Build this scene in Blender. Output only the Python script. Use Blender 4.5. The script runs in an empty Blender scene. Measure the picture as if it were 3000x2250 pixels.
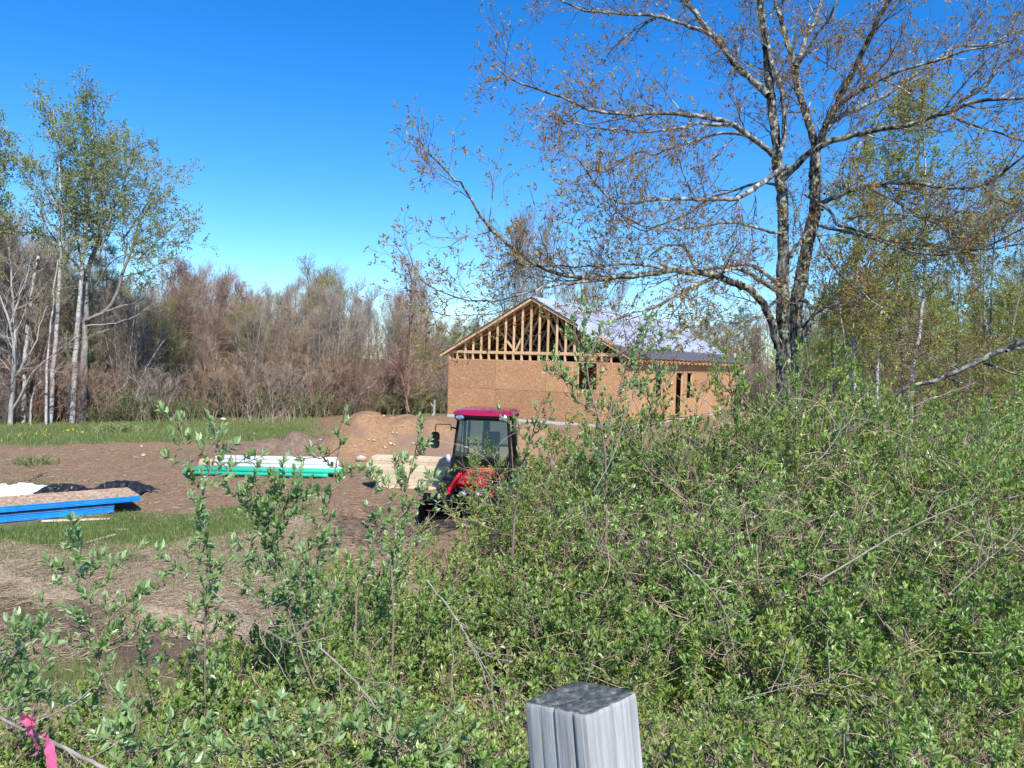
import bpy, math
import numpy as np
from math import radians as rad, sin, cos, tan, pi, sqrt
rng = np.random.default_rng(7)
sc = bpy.context.scene
col = sc.collection

# ------------------------------------------------------------------ camera
F = 2252.6                       # focal length in photo pixels (3000 wide)
PITCH, ROLL = rad(-1.65), rad(1.6)
CZ = 3.4
_f = np.array([0, cos(PITCH), sin(PITCH)])
_u0 = np.array([0, -sin(PITCH), cos(PITCH)])
_r0 = np.array([1.0, 0, 0])
_r = cos(ROLL) * _r0 + sin(ROLL) * _u0
_u = -sin(ROLL) * _r0 + cos(ROLL) * _u0
from mathutils import Matrix, Vector
cam_d = bpy.data.cameras.new('camera')
cam_d.sensor_width = 36
cam_d.lens = 36 * F / 3000
cam_d.clip_start = 0.05
cam_d.clip_end = 6000
cam = bpy.data.objects.new('camera', cam_d)
col.objects.link(cam)
M = Matrix(((_r[0], _u[0], -_f[0], 0), (_r[1], _u[1], -_f[1], 0), (_r[2], _u[2], -_f[2], CZ), (0, 0, 0, 1)))
cam.matrix_world = M
sc.camera = cam

# ------------------------------------------------------------------ light
SUN_EL, SUN_AZ = rad(47), rad(158)      # azimuth clockwise from +Y (view direction)
sun_dir = Vector((sin(SUN_AZ) * cos(SUN_EL), cos(SUN_AZ) * cos(SUN_EL), sin(SUN_EL)))
sl = bpy.data.lights.new('sun', 'SUN')
sl.energy = 4.6
sl.angle = rad(0.53)
sl.color = (1.0, 0.955, 0.89)
so = bpy.data.objects.new('sun', sl)
col.objects.link(so)
so.rotation_euler = (-sun_dir).to_track_quat('-Z', 'Y').to_euler()
w = bpy.data.worlds.new('World')
sc.world = w
w.use_nodes = True
nt = w.node_tree
bg = nt.nodes['Background']
sky = nt.nodes.new('ShaderNodeTexSky')
sky.sky_type = 'NISHITA'
sky.sun_disc = False
sky.sun_elevation = SUN_EL
sky.sun_rotation = SUN_AZ
sky.altitude = 0
sky.air_density = 1.0
sky.dust_density = 0.0
sky.ozone_density = 3.0
hs = nt.nodes.new('ShaderNodeHueSaturation')
hs.inputs['Saturation'].default_value = 1.40
hs.inputs['Value'].default_value = 1.0
nt.links.new(sky.outputs[0], hs.inputs['Color'])
mx = nt.nodes.new('ShaderNodeMix'); mx.data_type = 'RGBA'; mx.blend_type = 'MULTIPLY'; mx.inputs[0].default_value = 1
mx.inputs[7].default_value = (.76, .95, 1.17, 1)
nt.links.new(hs.outputs[0], mx.inputs[6]); nt.links.new(mx.outputs[2], bg.inputs[0])
bg.inputs[1].default_value = 0.115
sc.view_settings.view_transform = 'Standard'
sc.view_settings.look = 'None'
sc.view_settings.gamma = 1
sc.view_settings.use_curve_mapping = False
sc.view_settings.exposure = 0.70
sc.cycles.max_bounces = 6
sc.cycles.transparent_max_bounces = 12

# ------------------------------------------------------------------ pixel -> place
def P(x, y, D):
    """world point on the ray of photo pixel (x, y) at world distance D along +Y"""
    d = _f + _r * ((x - 1500) / F) + _u * ((1125 - y) / F)
    d = d / d[1] * D
    return np.array([d[0], d[1], d[2] + CZ])
V2 = 3000 / 2212
def PV(x, y, D): return P(x * V2, y * V2, D)
def proj(p):
    q = np.asarray(p, float) - np.array([0, 0, CZ])
    z = q @ _f
    return 1500 + F * (q @ _r) / z, 1125 - F * (q @ _u) / z
def sstep(t):
    t = np.clip(t, 0, 1)
    return t * t * (3 - 2 * t)

# ------------------------------------------------------------------ noise in numpy
def vnoise(x, y, seed=0):
    xi = np.floor(x).astype(np.int64); yi = np.floor(y).astype(np.int64)
    fx = x - xi; fy = y - yi
    fx = fx * fx * (3 - 2 * fx); fy = fy * fy * (3 - 2 * fy)
    def h(a, b):
        n = (a * 374761393 + b * 668265263 + seed * 1442695041) & 0xffffffff
        n = ((n ^ (n >> 13)) * 1274126177) & 0xffffffff
        return ((n ^ (n >> 16)) & 0xffff) / 65535.0
    return (h(xi, yi) * (1 - fx) + h(xi + 1, yi) * fx) * (1 - fy) + (h(xi, yi + 1) * (1 - fx) + h(xi + 1, yi + 1) * fx) * fy
def fbm(x, y, o=4, seed=0):
    s = 0; a = 0.5; t = 0
    for i in range(o):
        s = s + a * vnoise(x * 2**i + 17 * i, y * 2**i + 9 * i, seed + i); t += a; a *= 0.5
    return s / t

# ------------------------------------------------------------------ mesh helpers
def tag(o, label=None, cat=None, group=None, kind=None):
    if label: o['label'] = label
    if cat: o['category'] = cat
    if group: o['group'] = group
    if kind: o['kind'] = kind
    return o
def mesh_np(name, V, faces, mats, tint=None, smooth=False, midx=None):
    """faces: list of int arrays (n,k); mats: material list; tint: per-vertex float"""
    me = bpy.data.meshes.new(name)
    V = np.asarray(V, np.float32)
    faces = [np.asarray(f, np.int32) for f in faces if len(f)]
    nl = sum(f.size for f in faces); nf = sum(len(f) for f in faces)
    me.vertices.add(len(V)); me.vertices.foreach_set('co', V.ravel())
    me.loops.add(nl); me.loops.foreach_set('vertex_index', np.concatenate([f.ravel() for f in faces]))
    me.polygons.add(nf)
    sizes = np.concatenate([np.full(len(f), f.shape[1], np.int32) for f in faces])
    me.polygons.foreach_set('loop_start', np.concatenate([[0], np.cumsum(sizes)[:-1]]).astype(np.int32))
    for m in (mats if isinstance(mats, (list, tuple)) else [mats]): me.materials.append(m)
    if midx is not None: me.polygons.foreach_set('material_index', np.asarray(midx, np.int32))
    me.update(calc_edges=True)
    me.polygons.foreach_set('use_smooth', np.full(nf, bool(smooth)))
    if tint is not None:
        a = me.attributes.new('tint', 'FLOAT', 'POINT')
        a.data.foreach_set('value', np.asarray(tint, np.float32))
    return me
def obj(name, me, parent=None, loc=None, rotz=None):
    o = bpy.data.objects.new(name, me)
    col.objects.link(o)
    if parent is not None: o.parent = parent
    if loc is not None: o.location = [float(v) for v in loc]
    if rotz is not None: o.rotation_euler = (0, 0, rotz)
    return o
def empty(name, loc=(0, 0, 0), rotz=0, label=None, cat=None, group=None):
    o = bpy.data.objects.new(name, None)
    o.empty_display_size = 0.3
    col.objects.link(o)
    o.location = [float(v) for v in loc]; o.rotation_euler = (0, 0, rotz)
    return tag(o, label, cat, group)
def copy_thing(root, loc, rotz, scale=1, label=None, group=None, cat=None):
    r = root.copy(); col.objects.link(r)
    r.location = [float(v) for v in loc]; r.rotation_euler = (0, 0, rotz)
    r.scale = scale if isinstance(scale, (tuple, list)) else (scale,) * 3
    if label: r['label'] = label
    if group: r['group'] = group
    if cat: r['category'] = cat
    for ch in list(root.children):
        c = ch.copy(); col.objects.link(c); c.parent = r
    return r
BOXF = np.array([[0, 3, 2, 1], [4, 5, 6, 7], [0, 1, 5, 4], [1, 2, 6, 5], [2, 3, 7, 6], [3, 0, 4, 7]])
def boxv(x0, x1, y0, y1, z0, z1):
    return np.array([[x0, y0, z0], [x1, y0, z0], [x1, y1, z0], [x0, y1, z0], [x0, y0, z1], [x1, y0, z1], [x1, y1, z1], [x0, y1, z1]], float)
def beamv(a, b, w, h, up=(0, 0, 1)):
    """box of section w (side) x h (along up) from a to b"""
    a = np.array(a, float); b = np.array(b, float); t = b - a; t /= np.linalg.norm(t)
    s = np.cross(t, np.array(up, float)); s /= np.linalg.norm(s); v = np.cross(s, t)
    o = [(-s * w - v * h) / 2, (s * w - v * h) / 2, (s * w + v * h) / 2, (-s * w + v * h) / 2]
    # same corner order as boxv: bottom ring then top ring
    return np.array([a + o[0], a + o[1], a + o[2], a + o[3], b + o[0], b + o[1], b + o[2], b + o[3]])
def boxes_obj(name, vs, mat, parent, bevel=0):
    V = np.concatenate(vs); Fc = np.concatenate([BOXF + 8 * i for i in range(len(vs))])
    o = obj(name, mesh_np(name, V, [Fc], mat), parent)
    if bevel:
        m = o.modifiers.new('bevel', 'BEVEL'); m.width = bevel; m.segments = 2; m.limit_method = 'ANGLE'
    return o
def box(name, x0, x1, y0, y1, z0, z1, mat, parent=None, bevel=0):
    return boxes_obj(name, [boxv(x0, x1, y0, y1, z0, z1)], mat, parent, bevel)

class Geo:
    """collects tubes and leaves, vectorised"""
    def __init__(s): s.V = []; s.Q = []; s.T = []; s.tint = []; s.n = 0
    def _add(s, V, tint):
        k = s.n; s.V.append(V); s.tint.append(tint); s.n += len(V); return k
    def tubes(s, Pt, R, sides=5, tint=None):
        B, n, _ = Pt.shape
        if B == 0: return
        T = np.empty_like(Pt); T[:, 1:-1] = Pt[:, 2:] - Pt[:, :-2]; T[:, 0] = Pt[:, 1] - Pt[:, 0]; T[:, -1] = Pt[:, -1] - Pt[:, -2]
        T /= np.linalg.norm(T, axis=2, keepdims=True) + 1e-9
        mean = T.mean(1)
        ref = np.where(np.abs(mean[:, 2:3]) < 0.8, np.array([[0, 0, 1.0]]), np.array([[1.0, 0.1, 0]]))[:, None, :]
        U = ref - (ref * T).sum(2, keepdims=True) * T
        U /= np.linalg.norm(U, axis=2, keepdims=True) + 1e-9
        W = np.cross(T, U)
        a = np.arange(sides) * 2 * pi / sides
        V = Pt[:, :, None, :] + R[:, :, None, None] * (np.cos(a)[None, None, :, None] * U[:, :, None, :] + np.sin(a)[None, None, :, None] * W[:, :, None, :])
        t = rng.random(B) if tint is None else np.broadcast_to(tint, (B,))
        k = s._add(V.reshape(-1, 3), np.repeat(t, n * sides))
        b = np.arange(B)[:, None, None] * n * sides + k
        i = np.arange(n - 1)[None, :, None] * sides; j = np.arange(sides)[None, None, :]; j2 = (j + 1) % sides
        q = np.stack([b + i + j, b + i + j2, b + i + sides + j2, b + i + sides + j], -1)
        s.Q.append(q.reshape(-1, 4))
    def tube(s, pts, rad_, sides=6, tint=None):
        s.tubes(np.asarray(pts, float)[None], np.asarray(rad_, float)[None], sides, tint)
    def leaves(s, pos, ax, nrm, L, Wd, hi=False, tint=None, fold=0.25, droop=0.0):
        m = len(pos)
        if m == 0: return
        ax = ax / (np.linalg.norm(ax, axis=1, keepdims=True) + 1e-9)
        sd = np.cross(ax, nrm); sd /= np.linalg.norm(sd, axis=1, keepdims=True) + 1e-9
        nn = np.cross(sd, ax)
        L = np.broadcast_to(L, (m,))[:, None]; Wd = np.broadcast_to(Wd, (m,))[:, None]
        t = rng.random(m) if tint is None else tint
        if not hi:
            V = np.stack([pos, pos + ax * L * .45 + sd * Wd * .5 + nn * Wd * fold, pos + ax * L - nn * L * droop, pos + ax * L * .45 - sd * Wd * .5 + nn * Wd * fold], 1)
            k = s._add(V.reshape(-1, 3), np.repeat(t, 4)); b = np.arange(m) * 4 + k
            s.T.append(np.stack([b, b + 1, b + 2], 1)); s.T.append(np.stack([b, b + 2, b + 3], 1))
        else:
            c = lambda a, l, n_: pos + ax * L * a + sd * Wd * l + nn * (Wd * n_ - L * droop * a * a)
            V = np.stack([c(0, 0, 0), c(.28, .42, fold), c(.62, .40, fold), c(1, 0, 0), c(.62, -.40, fold), c(.28, -.42, fold), c(.28, 0, 0), c(.62, 0, 0)], 1)
            k = s._add(V.reshape(-1, 3), np.repeat(t, 8)); b = np.arange(m) * 8 + k
            for f in ((0, 1, 6), (0, 6, 5), (7, 2, 3), (7, 3, 4)): s.T.append(np.stack([b + i for i in f], 1))
            for f in ((6, 1, 2, 7), (5, 6, 7, 4)): s.Q.append(np.stack([b + i for i in f], 1))
    def mesh(s, name, mat, smooth=False):
        return mesh_np(name, np.concatenate(s.V), [np.concatenate(s.T) if s.T else np.zeros((0, 3), int), np.concatenate(s.Q) if s.Q else np.zeros((0, 4), int)], mat, np.concatenate(s.tint), smooth)

def resample(pts, n):
    pts = np.asarray(pts, float); d = np.r_[0, np.cumsum(np.linalg.norm(np.diff(pts[:, :3], axis=0), axis=1))]
    t = np.linspace(0, d[-1], n)
    # Catmull-like smoothing: interpolate then soften
    q = np.stack([np.interp(t, d, pts[:, k]) for k in range(pts.shape[1])], 1)
    q[1:-1] = (q[:-2] + 2 * q[1:-1] + q[2:]) / 4
    return q
def spawn(Pt, R, c, t0, t1, ln, ang, m, wig, up, rr, tap=0.35, lpow=0.5, hemi=None, rmin=0.0):
    """children on every branch of Pt (B,n,3): c each; ln length range (relative to nothing, metres)"""
    B, n, _ = Pt.shape
    bi = np.repeat(np.arange(B), c)
    t = (np.tile(np.arange(c), B) + rng.random(B * c)) / c
    t = t0 + (t1 - t0) * t
    x = t * (n - 1); i = np.minimum(x.astype(int), n - 2); fr = (x - i)[:, None]
    pos = Pt[bi, i] * (1 - fr) + Pt[bi, i + 1] * fr
    r0 = (R[bi, i] * (1 - fr[:, 0]) + R[bi, i + 1] * fr[:, 0])
    tg = Pt[bi, i + 1] - Pt[bi, i]; tg /= np.linalg.norm(tg, axis=1, keepdims=True) + 1e-9
    q = rng.normal(size=tg.shape); q -= (q * tg).sum(1, keepdims=True) * tg
    if hemi is not None: q += np.array(hemi) ; q -= (q * tg).sum(1, keepdims=True) * tg
    q /= np.linalg.norm(q, axis=1, keepdims=True) + 1e-9
    a = np.radians(rng.uniform(ang[0], ang[1], len(t)))[:, None]
    d = tg * np.cos(a) + q * np.sin(a)
    L = rng.uniform(ln[0], ln[1], len(t)) * (1 - (t - t0) / (t1 - t0 + 1e-9) * lpow)
    out = np.empty((len(t), m, 3)); out[:, 0] = pos; p = pos
    for k in range(1, m):
        d = d + rng.normal(size=d.shape) * wig + np.array([0, 0, up])
        d /= np.linalg.norm(d, axis=1, keepdims=True)
        p = p + d * (L / (m - 1))[:, None]; out[:, k] = p
    rs = np.maximum(r0 * rr, rmin)
    Ro = rs[:, None] * np.linspace(1, tap, m)[None]
    return out, Ro
def along(Pt, k, t0=0.1, t1=1.0):
    """k points on each branch -> pos, tangent"""
    B, n, _ = Pt.shape
    bi = np.repeat(np.arange(B), k)
    t = t0 + (t1 - t0) * (np.tile(np.arange(k), B) + rng.random(B * k) * .5) / max(k - .5, 1)
    t = np.clip(t, 0, 1)
    x = t * (n - 1); i = np.minimum(x.astype(int), n - 2); fr = (x - i)[:, None]
    pos = Pt[bi, i] * (1 - fr) + Pt[bi, i + 1] * fr
    tg = Pt[bi, i + 1] - Pt[bi, i]; tg /= np.linalg.norm(tg, axis=1, keepdims=True) + 1e-9
    return pos, tg

# ------------------------------------------------------------------ materials
def mat(name, base=(.5, .5, .5), rough=.8, spec=.3, metal=0):
    m = bpy.data.materials.new(name); m.use_nodes = True
    b = m.node_tree.nodes['Principled BSDF']
    b.inputs['Base Color'].default_value = (*base, 1)
    b.inputs['Roughness'].default_value = rough
    b.inputs['Specular IOR Level'].default_value = spec
    b.inputs['Metallic'].default_value = metal
    return m
def N(m, t, **k):
    n = m.node_tree.nodes.new(t)
    for a, v in k.items(): setattr(n, a, v)
    return n
def L(m, a, b): m.node_tree.links.new(a, b)
def ramp(m, fac, stops, interp='LINEAR'):
    r = N(m, 'ShaderNodeValToRGB'); r.color_ramp.interpolation = interp
    el = r.color_ramp.elements
    while len(el) < len(stops): el.new(0.5)
    for e, (p, c) in zip(el, stops): e.position = p; e.color = (*c, 1)
    L(m, fac, r.inputs[0]); return r.outputs[0]
def coords(m, kind='Object', scale=(1, 1, 1)):
    tc = N(m, 'ShaderNodeTexCoord'); mp = N(m, 'ShaderNodeMapping'); mp.inputs['Scale'].default_value = scale
    L(m, tc.outputs[kind], mp.inputs[0]); return mp.outputs[0]
def noise(m, vec, sc_, det=4, rough=.55):
    n = N(m, 'ShaderNodeTexNoise'); n.inputs['Scale'].default_value = sc_; n.inputs['Detail'].default_value = det; n.inputs['Roughness'].default_value = rough
    if vec is not None: L(m, vec, n.inputs['Vector'])
    return n.outputs['Fac']
def mix(m, f, a, b, mode='MIX'):
    n = N(m, 'ShaderNodeMix', data_type='RGBA', blend_type=mode)
    for i, v in ((0, f), (6, a), (7, b)):
        if isinstance(v, (int, float)): n.inputs[i].default_value = v
        elif isinstance(v, tuple): n.inputs[i].default_value = (*v, 1)
        else: L(m, v, n.inputs[i])
    return n.outputs[2]
def mathn(m, op, a, b=0.0):
    n = N(m, 'ShaderNodeMath', operation=op)
    for i, v in ((0, a), (1, b)):
        if isinstance(v, (int, float)): n.inputs[i].default_value = v
        else: L(m, v, n.inputs[i])
    return n.outputs[0]
def bump(m, h, strength=.5, dist=.02):
    n = N(m, 'ShaderNodeBump'); n.inputs['Strength'].default_value = strength; n.inputs['Distance'].default_value = dist
    L(m, h, n.inputs['Height']); L(m, n.outputs[0], m.node_tree.nodes['Principled BSDF'].inputs['Normal'])
def setc(m, c): L(m, c, m.node_tree.nodes['Principled BSDF'].inputs['Base Color'])
def attr(m, name):
    a = N(m, 'ShaderNodeAttribute'); a.attribute_name = name; return a.outputs['Fac']

def leaf_mat(name, stops, trans=.35, rough=.5, spec=.35, orand=.12):
    m = mat(name, rough=rough, spec=spec)
    c = ramp(m, attr(m, 'tint'), stops)
    oi = N(m, 'ShaderNodeObjectInfo')
    h = N(m, 'ShaderNodeHueSaturation')
    L(m, mathn(m, 'ADD', mathn(m, 'MULTIPLY', oi.outputs['Random'], orand * 2), 1 - orand), h.inputs['Value'])
    L(m, c, h.inputs['Color']); c = h.outputs[0]
    setc(m, c)
    tr = N(m, 'ShaderNodeBsdfTranslucent'); L(m, mix(m, 1.0, c, (1.0, 1.0, .55), 'MULTIPLY'), tr.inputs[0])
    ms = N(m, 'ShaderNodeMixShader'); ms.inputs[0].default_value = trans
    b = m.node_tree.nodes['Principled BSDF']; out = m.node_tree.nodes['Material Output']
    L(m, b.outputs[0], ms.inputs[1]); L(m, tr.outputs[0], ms.inputs[2]); L(m, ms.outputs[0], out.inputs[0])
    return m
def bark_mat(name, stops, scale=(1, 1, .25), nscale=14, bs=.6, lichen=None, tints=True):
    m = mat(name, rough=.9, spec=.15)
    v = coords(m, 'Object', scale)
    n = noise(m, v, nscale, 5, .65)
    c = ramp(m, n, stops)
    if lichen:
        c = mix(m, ramp(m, noise(m, coords(m, 'Object'), 9, 3), [(.52, (0, 0, 0)), (.62, (1, 1, 1))]), c, lichen)
    if tints:
        t = attr(m, 'tint')
        c = mix(m, 1.0, c, ramp(m, t, [(0, (.70, .70, .70)), (.9, (1.15, 1.12, 1.1)), (1, (1.9, 1.8, 1.7))]), 'MULTIPLY')
    setc(m, c); bump(m, n, bs, .02); return m

M_bush = leaf_mat('shrub_leaf', [(0, (.085, .150, .035)), (.35, (.19, .31, .065)), (.75, (.31, .45, .11)), (1, (.50, .61, .27))], .42, .38, .6, .2)
M_bush_pale = leaf_mat('shrub_leaf_pale', [(0, (.10, .17, .050)), (.5, (.25, .38, .13)), (1, (.50, .62, .36))], .4, .38, .6)
M_twig = bark_mat('shrub_twig', [(.3, (.13, .095, .07)), (.7, (.31, .245, .195))], nscale=20)
M_bark = bark_mat('rough_grey_bark', [(.42, (.022, .020, .018)), (.52, (.105, .098, .09)), (.68, (.30, .285, .26))], (1, 1, .20), 16, 1.0, (.36, .38, .28))
M_limb = bark_mat('smooth_limb_bark', [(.38, (.040, .036, .034)), (.52, (.135, .128, .12)), (.72, (.30, .29, .275))], (1, 1, 1), 14, .5, (.42, .42, .36))
M_brtwig = bark_mat('reddish_twig', [(.3, (.10, .07, .055)), (.7, (.22, .165, .13))], nscale=9, bs=.1)
M_birch = mat('birch_bark', rough=.75, spec=.2)
_v = coords(M_birch, 'Object', (1, 1, 5))
_c = ramp(M_birch, noise(M_birch, _v, 2.2, 5, .7), [(.36, (.05, .045, .04)), (.43, (.34, .325, .30)), (.6, (.52, .50, .47))])
setc(M_birch, mix(M_birch, ramp(M_birch, noise(M_birch, coords(M_birch), .9, 3), [(.5, (0, 0, 0)), (.68, (1, 1, 1))]), _c, (.16, .14, .125)))
M_snag = mat('peeling_birch_bark', rough=.85)
_c = ramp(M_snag, noise(M_snag, coords(M_snag, 'Object', (1, 1, 1.2)), 2.4, 4, .6), [(.44, (.035, .03, .028)), (.50, (.50, .48, .44))])
setc(M_snag, _c)
M_grey = bark_mat('forest_bark', [(.3, (.12, .105, .095)), (.7, (.36, .33, .30))], (1, 1, .4), 6, .3)
M_bush_b = leaf_mat('shrub_leaf_yellower', [(0, (.11, .15, .030)), (.35, (.24, .33, .060)), (.75, (.35, .44, .095)), (1, (.52, .58, .24))], .42, .38, .6, .15)
M_fortwig = {k: bark_mat('forest_twig_' + k, [(.3, a), (.7, b)], nscale=1.2, bs=0) for k, a, b in (
    ('grey', (.18, .15, .12), (.33, .28, .23)), ('brown', (.20, .14, .09), (.34, .25, .17)),
    ('red', (.20, .12, .09), (.33, .225, .175)), ('olive', (.18, .165, .09), (.30, .28, .16)))}
M_pale = bark_mat('pale_bark', [(.3, (.28, .26, .24)), (.7, (.50, .47, .44))], (1, 1, .4), 6, .3)
M_dead = bark_mat('dead_wood', [(.3, (.16, .135, .12)), (.7, (.36, .32, .285))], (1, 1, .4), 20, .3)
M_bud = leaf_mat('bud_leaf', [(0, (.20, .10, .05)), (.3, (.34, .20, .075)), (.65, (.46, .32, .10)), (1, (.38, .38, .10))], .4)
M_yg = leaf_mat('young_green_leaf', [(0, (.18, .22, .045)), (.5, (.30, .36, .08)), (1, (.44, .48, .13))], .5)
M_ygd = leaf_mat('aspen_leaf', [(0, (.19, .24, .075)), (.5, (.31, .38, .12)), (1, (.46, .52, .19))], .5)
M_yel = leaf_mat('olive_leaf', [(0, (.17, .18, .03)), (.5, (.30, .32, .055)), (1, (.44, .44, .10))], .5)
M_pur = leaf_mat('purple_bud', [(0, (.13, .055, .06)), (1, (.27, .13, .13))], .2)
M_pine = leaf_mat('pine_needle', [(0, (.022, .04, .016)), (1, (.05, .085, .03))], .1)
M_grass = leaf_mat('grass_blade', [(0, (.085, .135, .036)), (.4, (.15, .225, .062)), (.65, (.22, .29, .10)), (.82, (.32, .31, .15)), (1, (.44, .36, .22))], .3)
M_straw = leaf_mat('straw', [(0, (.19, .135, .085)), (.5, (.34, .26, .17)), (1, (.52, .42, .30))], .1, .8, .1)
M_osb = mat('osb_sheathing', rough=.85, spec=.15)
_v = coords(M_osb, 'Object')
_vo = N(M_osb, 'ShaderNodeTexVoronoi'); _vo.inputs['Scale'].default_value = 17
_mp = coords(M_osb, 'Object', (1, 1, 2.2)); _ad = N(M_osb, 'ShaderNodeVectorMath', operation='ADD')
_nn = N(M_osb, 'ShaderNodeTexNoise'); _nn.inputs['Scale'].default_value = 5; L(M_osb, _v, _nn.inputs['Vector']); L(M_osb, _mp, _ad.inputs[0]); L(M_osb, _nn.outputs['Color'], _ad.inputs[1])
L(M_osb, _ad.outputs[0], _vo.inputs['Vector'])
_sep = N(M_osb, 'ShaderNodeSeparateColor'); L(M_osb, _vo.outputs['Color'], _sep.inputs[0])
_c = ramp(M_osb, _sep.outputs[0], [(0, (.36, .185, .085)), (.5, (.455, .245, .120)), (.85, (.54, .32, .17)), (1, (.74, .53, .34))])
_c = mix(M_osb, ramp(M_osb, noise(M_osb, _v, .9, 3), [(.35, (.0, .0, .0)), (.7, (.35, .35, .35))]), _c, (.35, .185, .09))
_oi = N(M_osb, 'ShaderNodeObjectInfo')
_c = mix(M_osb, 1.0, _c, ramp(M_osb, _oi.outputs['Random'], [(0, (.90, .89, .88)), (1, (1.1, 1.08, 1.06))]), 'MULTIPLY')
setc(M_osb, _c)
def wood(name, a, b, rough=.75):
    m = mat(name, rough=rough, spec=.2)
    n = noise(m, coords(m, 'Object', (3, 3, 3)), 3, 4)
    c = ramp(m, n, [(.3, a), (.7, b)])
    oi = N(m, 'ShaderNodeObjectInfo')
    setc(m, mix(m, 1.0, c, ramp(m, oi.outputs['Random'], [(0, (.84, .82, .80)), (1, (1.1, 1.1, 1.08))]), 'MULTIPLY')); return m
M_lumber = wood('framing_lumber', (.60, .38, .205), (.78, .54, .325))
M_white_lumber = wood('pale_lumber', (.50, .40, .27), (.68, .565, .40))
M_endshade = wood('shaded_end', (.16, .12, .09), (.34, .27, .2))  # darker wood for the left board ends, their shade put into the colour
M_conc = mat('concrete', (.50, .49, .47), .9)

# ------------------------------------------------------------------ house frame (needed by the ground)
HA = P(1311, 1213, 34.2); HANG = rad(-30)
HW, HL_, WALL, BEAM, RISE = 8.4, 17.0, 2.44, 2.85, 2.24
hx = np.array([cos(HANG), sin(HANG)]); hy = np.array([-sin(HANG), cos(HANG)])

# ------------------------------------------------------------------ ground
def edgeD(x, y):
    """distance of the forest edge"""
    s = x / np.maximum(y, 1)
    return np.interp(s, [-.9, -.67, -.42, -.2, -.05, .3], [33, 34, 39, 45, 52, 60])
def height(x, y, rough=True):
    x = np.asarray(x, float); y = np.asarray(y, float)
    z = 1.8 * (1 - sstep((y - 1.5) / 6.5))
    lx = (x - HA[0]) * hx[0] + (y - HA[1]) * hx[1]; ly = (x - HA[0]) * hy[0] + (y - HA[1]) * hy[1]
    d = np.hypot(np.maximum(np.maximum(-lx, lx - HW), 0), np.maximum(np.maximum(-ly, ly - HL_), 0))
    z = z + (HA[2] - .10) * (1 - sstep(d / 5.5))
    z = z + .12 * (fbm(x * .25, y * .25, 3, 3) - .5)
    s = x / np.maximum(y, 1)
    dirt, straw, mud = masks(x, y)
    berm = np.exp(-((y - 27.5 - 1.2 * np.sin(x * .5)) / 1.1) ** 2) * sstep((-.12 - s) / .1) * (.20 + .5 * fbm(x * .6, y * .6, 3, 11))
    z = z + berm * .30
    if rough:
        z = z + ruts(x, y)
        z = z + dirt * (fbm(x * 2.2, y * 2.2, 5, 5) - .5) * .22 + mud * ((fbm(x * 3, y * 3, 4, 8) - .6) * .18) + (fbm(x * 1.6, y * 1.6, 3, 2) - .5) * .05
    return z
def masks(x, y):
    s = x / np.maximum(y, 1)
    n = fbm(x * .35, y * .35, 4, 21) - .5
    y2 = y + n * 7
    dirt = sstep((y2 - 17.3) / 1.2) * (1 - sstep((y2 - 26.3 - sstep((s + .5) / .3) * 2) / 1.5))
    dirt = np.maximum(dirt, sstep((s + .30) / .08) * sstep((y2 - 8.5) / 2) * (1 - sstep((y2 - 44) / 4)) * .95)
    mid = sstep((y2 - 7.6) / 1.0) * (1 - sstep((y2 - 13.2 - sstep((s + .5) / .3) * 3.5) / 1.2))
    straw = mid * .95
    md = (x + 7.4) * .42 + (y - 10.4) * .90
    mud = np.exp(-(md / .75) ** 2) * sstep((-.22 - s) / .1) + .7 * np.exp(-((md - 2.4) / .45) ** 2) * sstep((-.4 - s) / .1)
    mud = np.clip(mud * (1.3 * fbm(x * .9, y * .9, 3, 31) + .35), 0, 1)
    return dirt, straw, mud
def ruts(x, y):
    md = (x + 7.4) * .42 + (y - 10.4) * .90 + .25 * np.sin(x * .8)
    k = sstep((y - 8) / 1) * (1 - sstep((y - 14) / 1.5))
    return -k * (.09 * np.exp(-((md - .7) / .20) ** 2) + .09 * np.exp(-((md + .8) / .20) ** 2) - .05 * np.exp(-((md - 1.05) / .14) ** 2) - .05 * np.exp(-((md + 1.15) / .14) ** 2))
rows = np.concatenate([np.linspace(-40, 0.4, 14), 0.6 * (70 / 0.6) ** (np.arange(1, 350) / 349), np.geomspace(78, 3500, 16)])
cols = np.linspace(-1, 1, 300); cols = np.sign(cols) * np.abs(cols) ** 1.15
W_ = np.maximum(14, 1.0 * (np.abs(rows) + 4))
GX = cols[None] * W_[:, None]; GY = np.repeat(rows[:, None], 300, 1)
GZ = height(GX, GY)
gv = np.stack([GX, GY, GZ], -1).reshape(-1, 3)
ii = np.arange(len(rows) - 1)[:, None] * 300 + np.arange(299)[None]
gf = np.stack([ii, ii + 1, ii + 301, ii + 300], -1).reshape(-1, 4)
M_ground = mat('field_ground', rough=.95, spec=.1)
m = M_ground
vv = coords(m, 'Object')
n1 = noise(m, vv, 1.3, 6, .65); n2 = noise(m, vv, 14, 5, .7); n3 = noise(m, vv, .35, 4)
turf = ramp(m, n2, [(.3, (.085, .085, .032)), (.5, (.135, .140, .052)), (.7, (.26, .22, .12))])
turf = mix(m, ramp(m, n1, [(.52, (0, 0, 0)), (.66, (1, 1, 1))]), turf, (.19, .145, .09))
dirtc = ramp(m, n2, [(.25, (.14, .082, .048)), (.5, (.235, .150, .092)), (.75, (.36, .25, .165))])
strawc = ramp(m, n2, [(.25, (.21, .15, .10)), (.5, (.35, .27, .185)), (.75, (.50, .41, .29))])
mudc = ramp(m, n2, [(.3, (.085, .055, .038)), (.7, (.19, .135, .10))])
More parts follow.
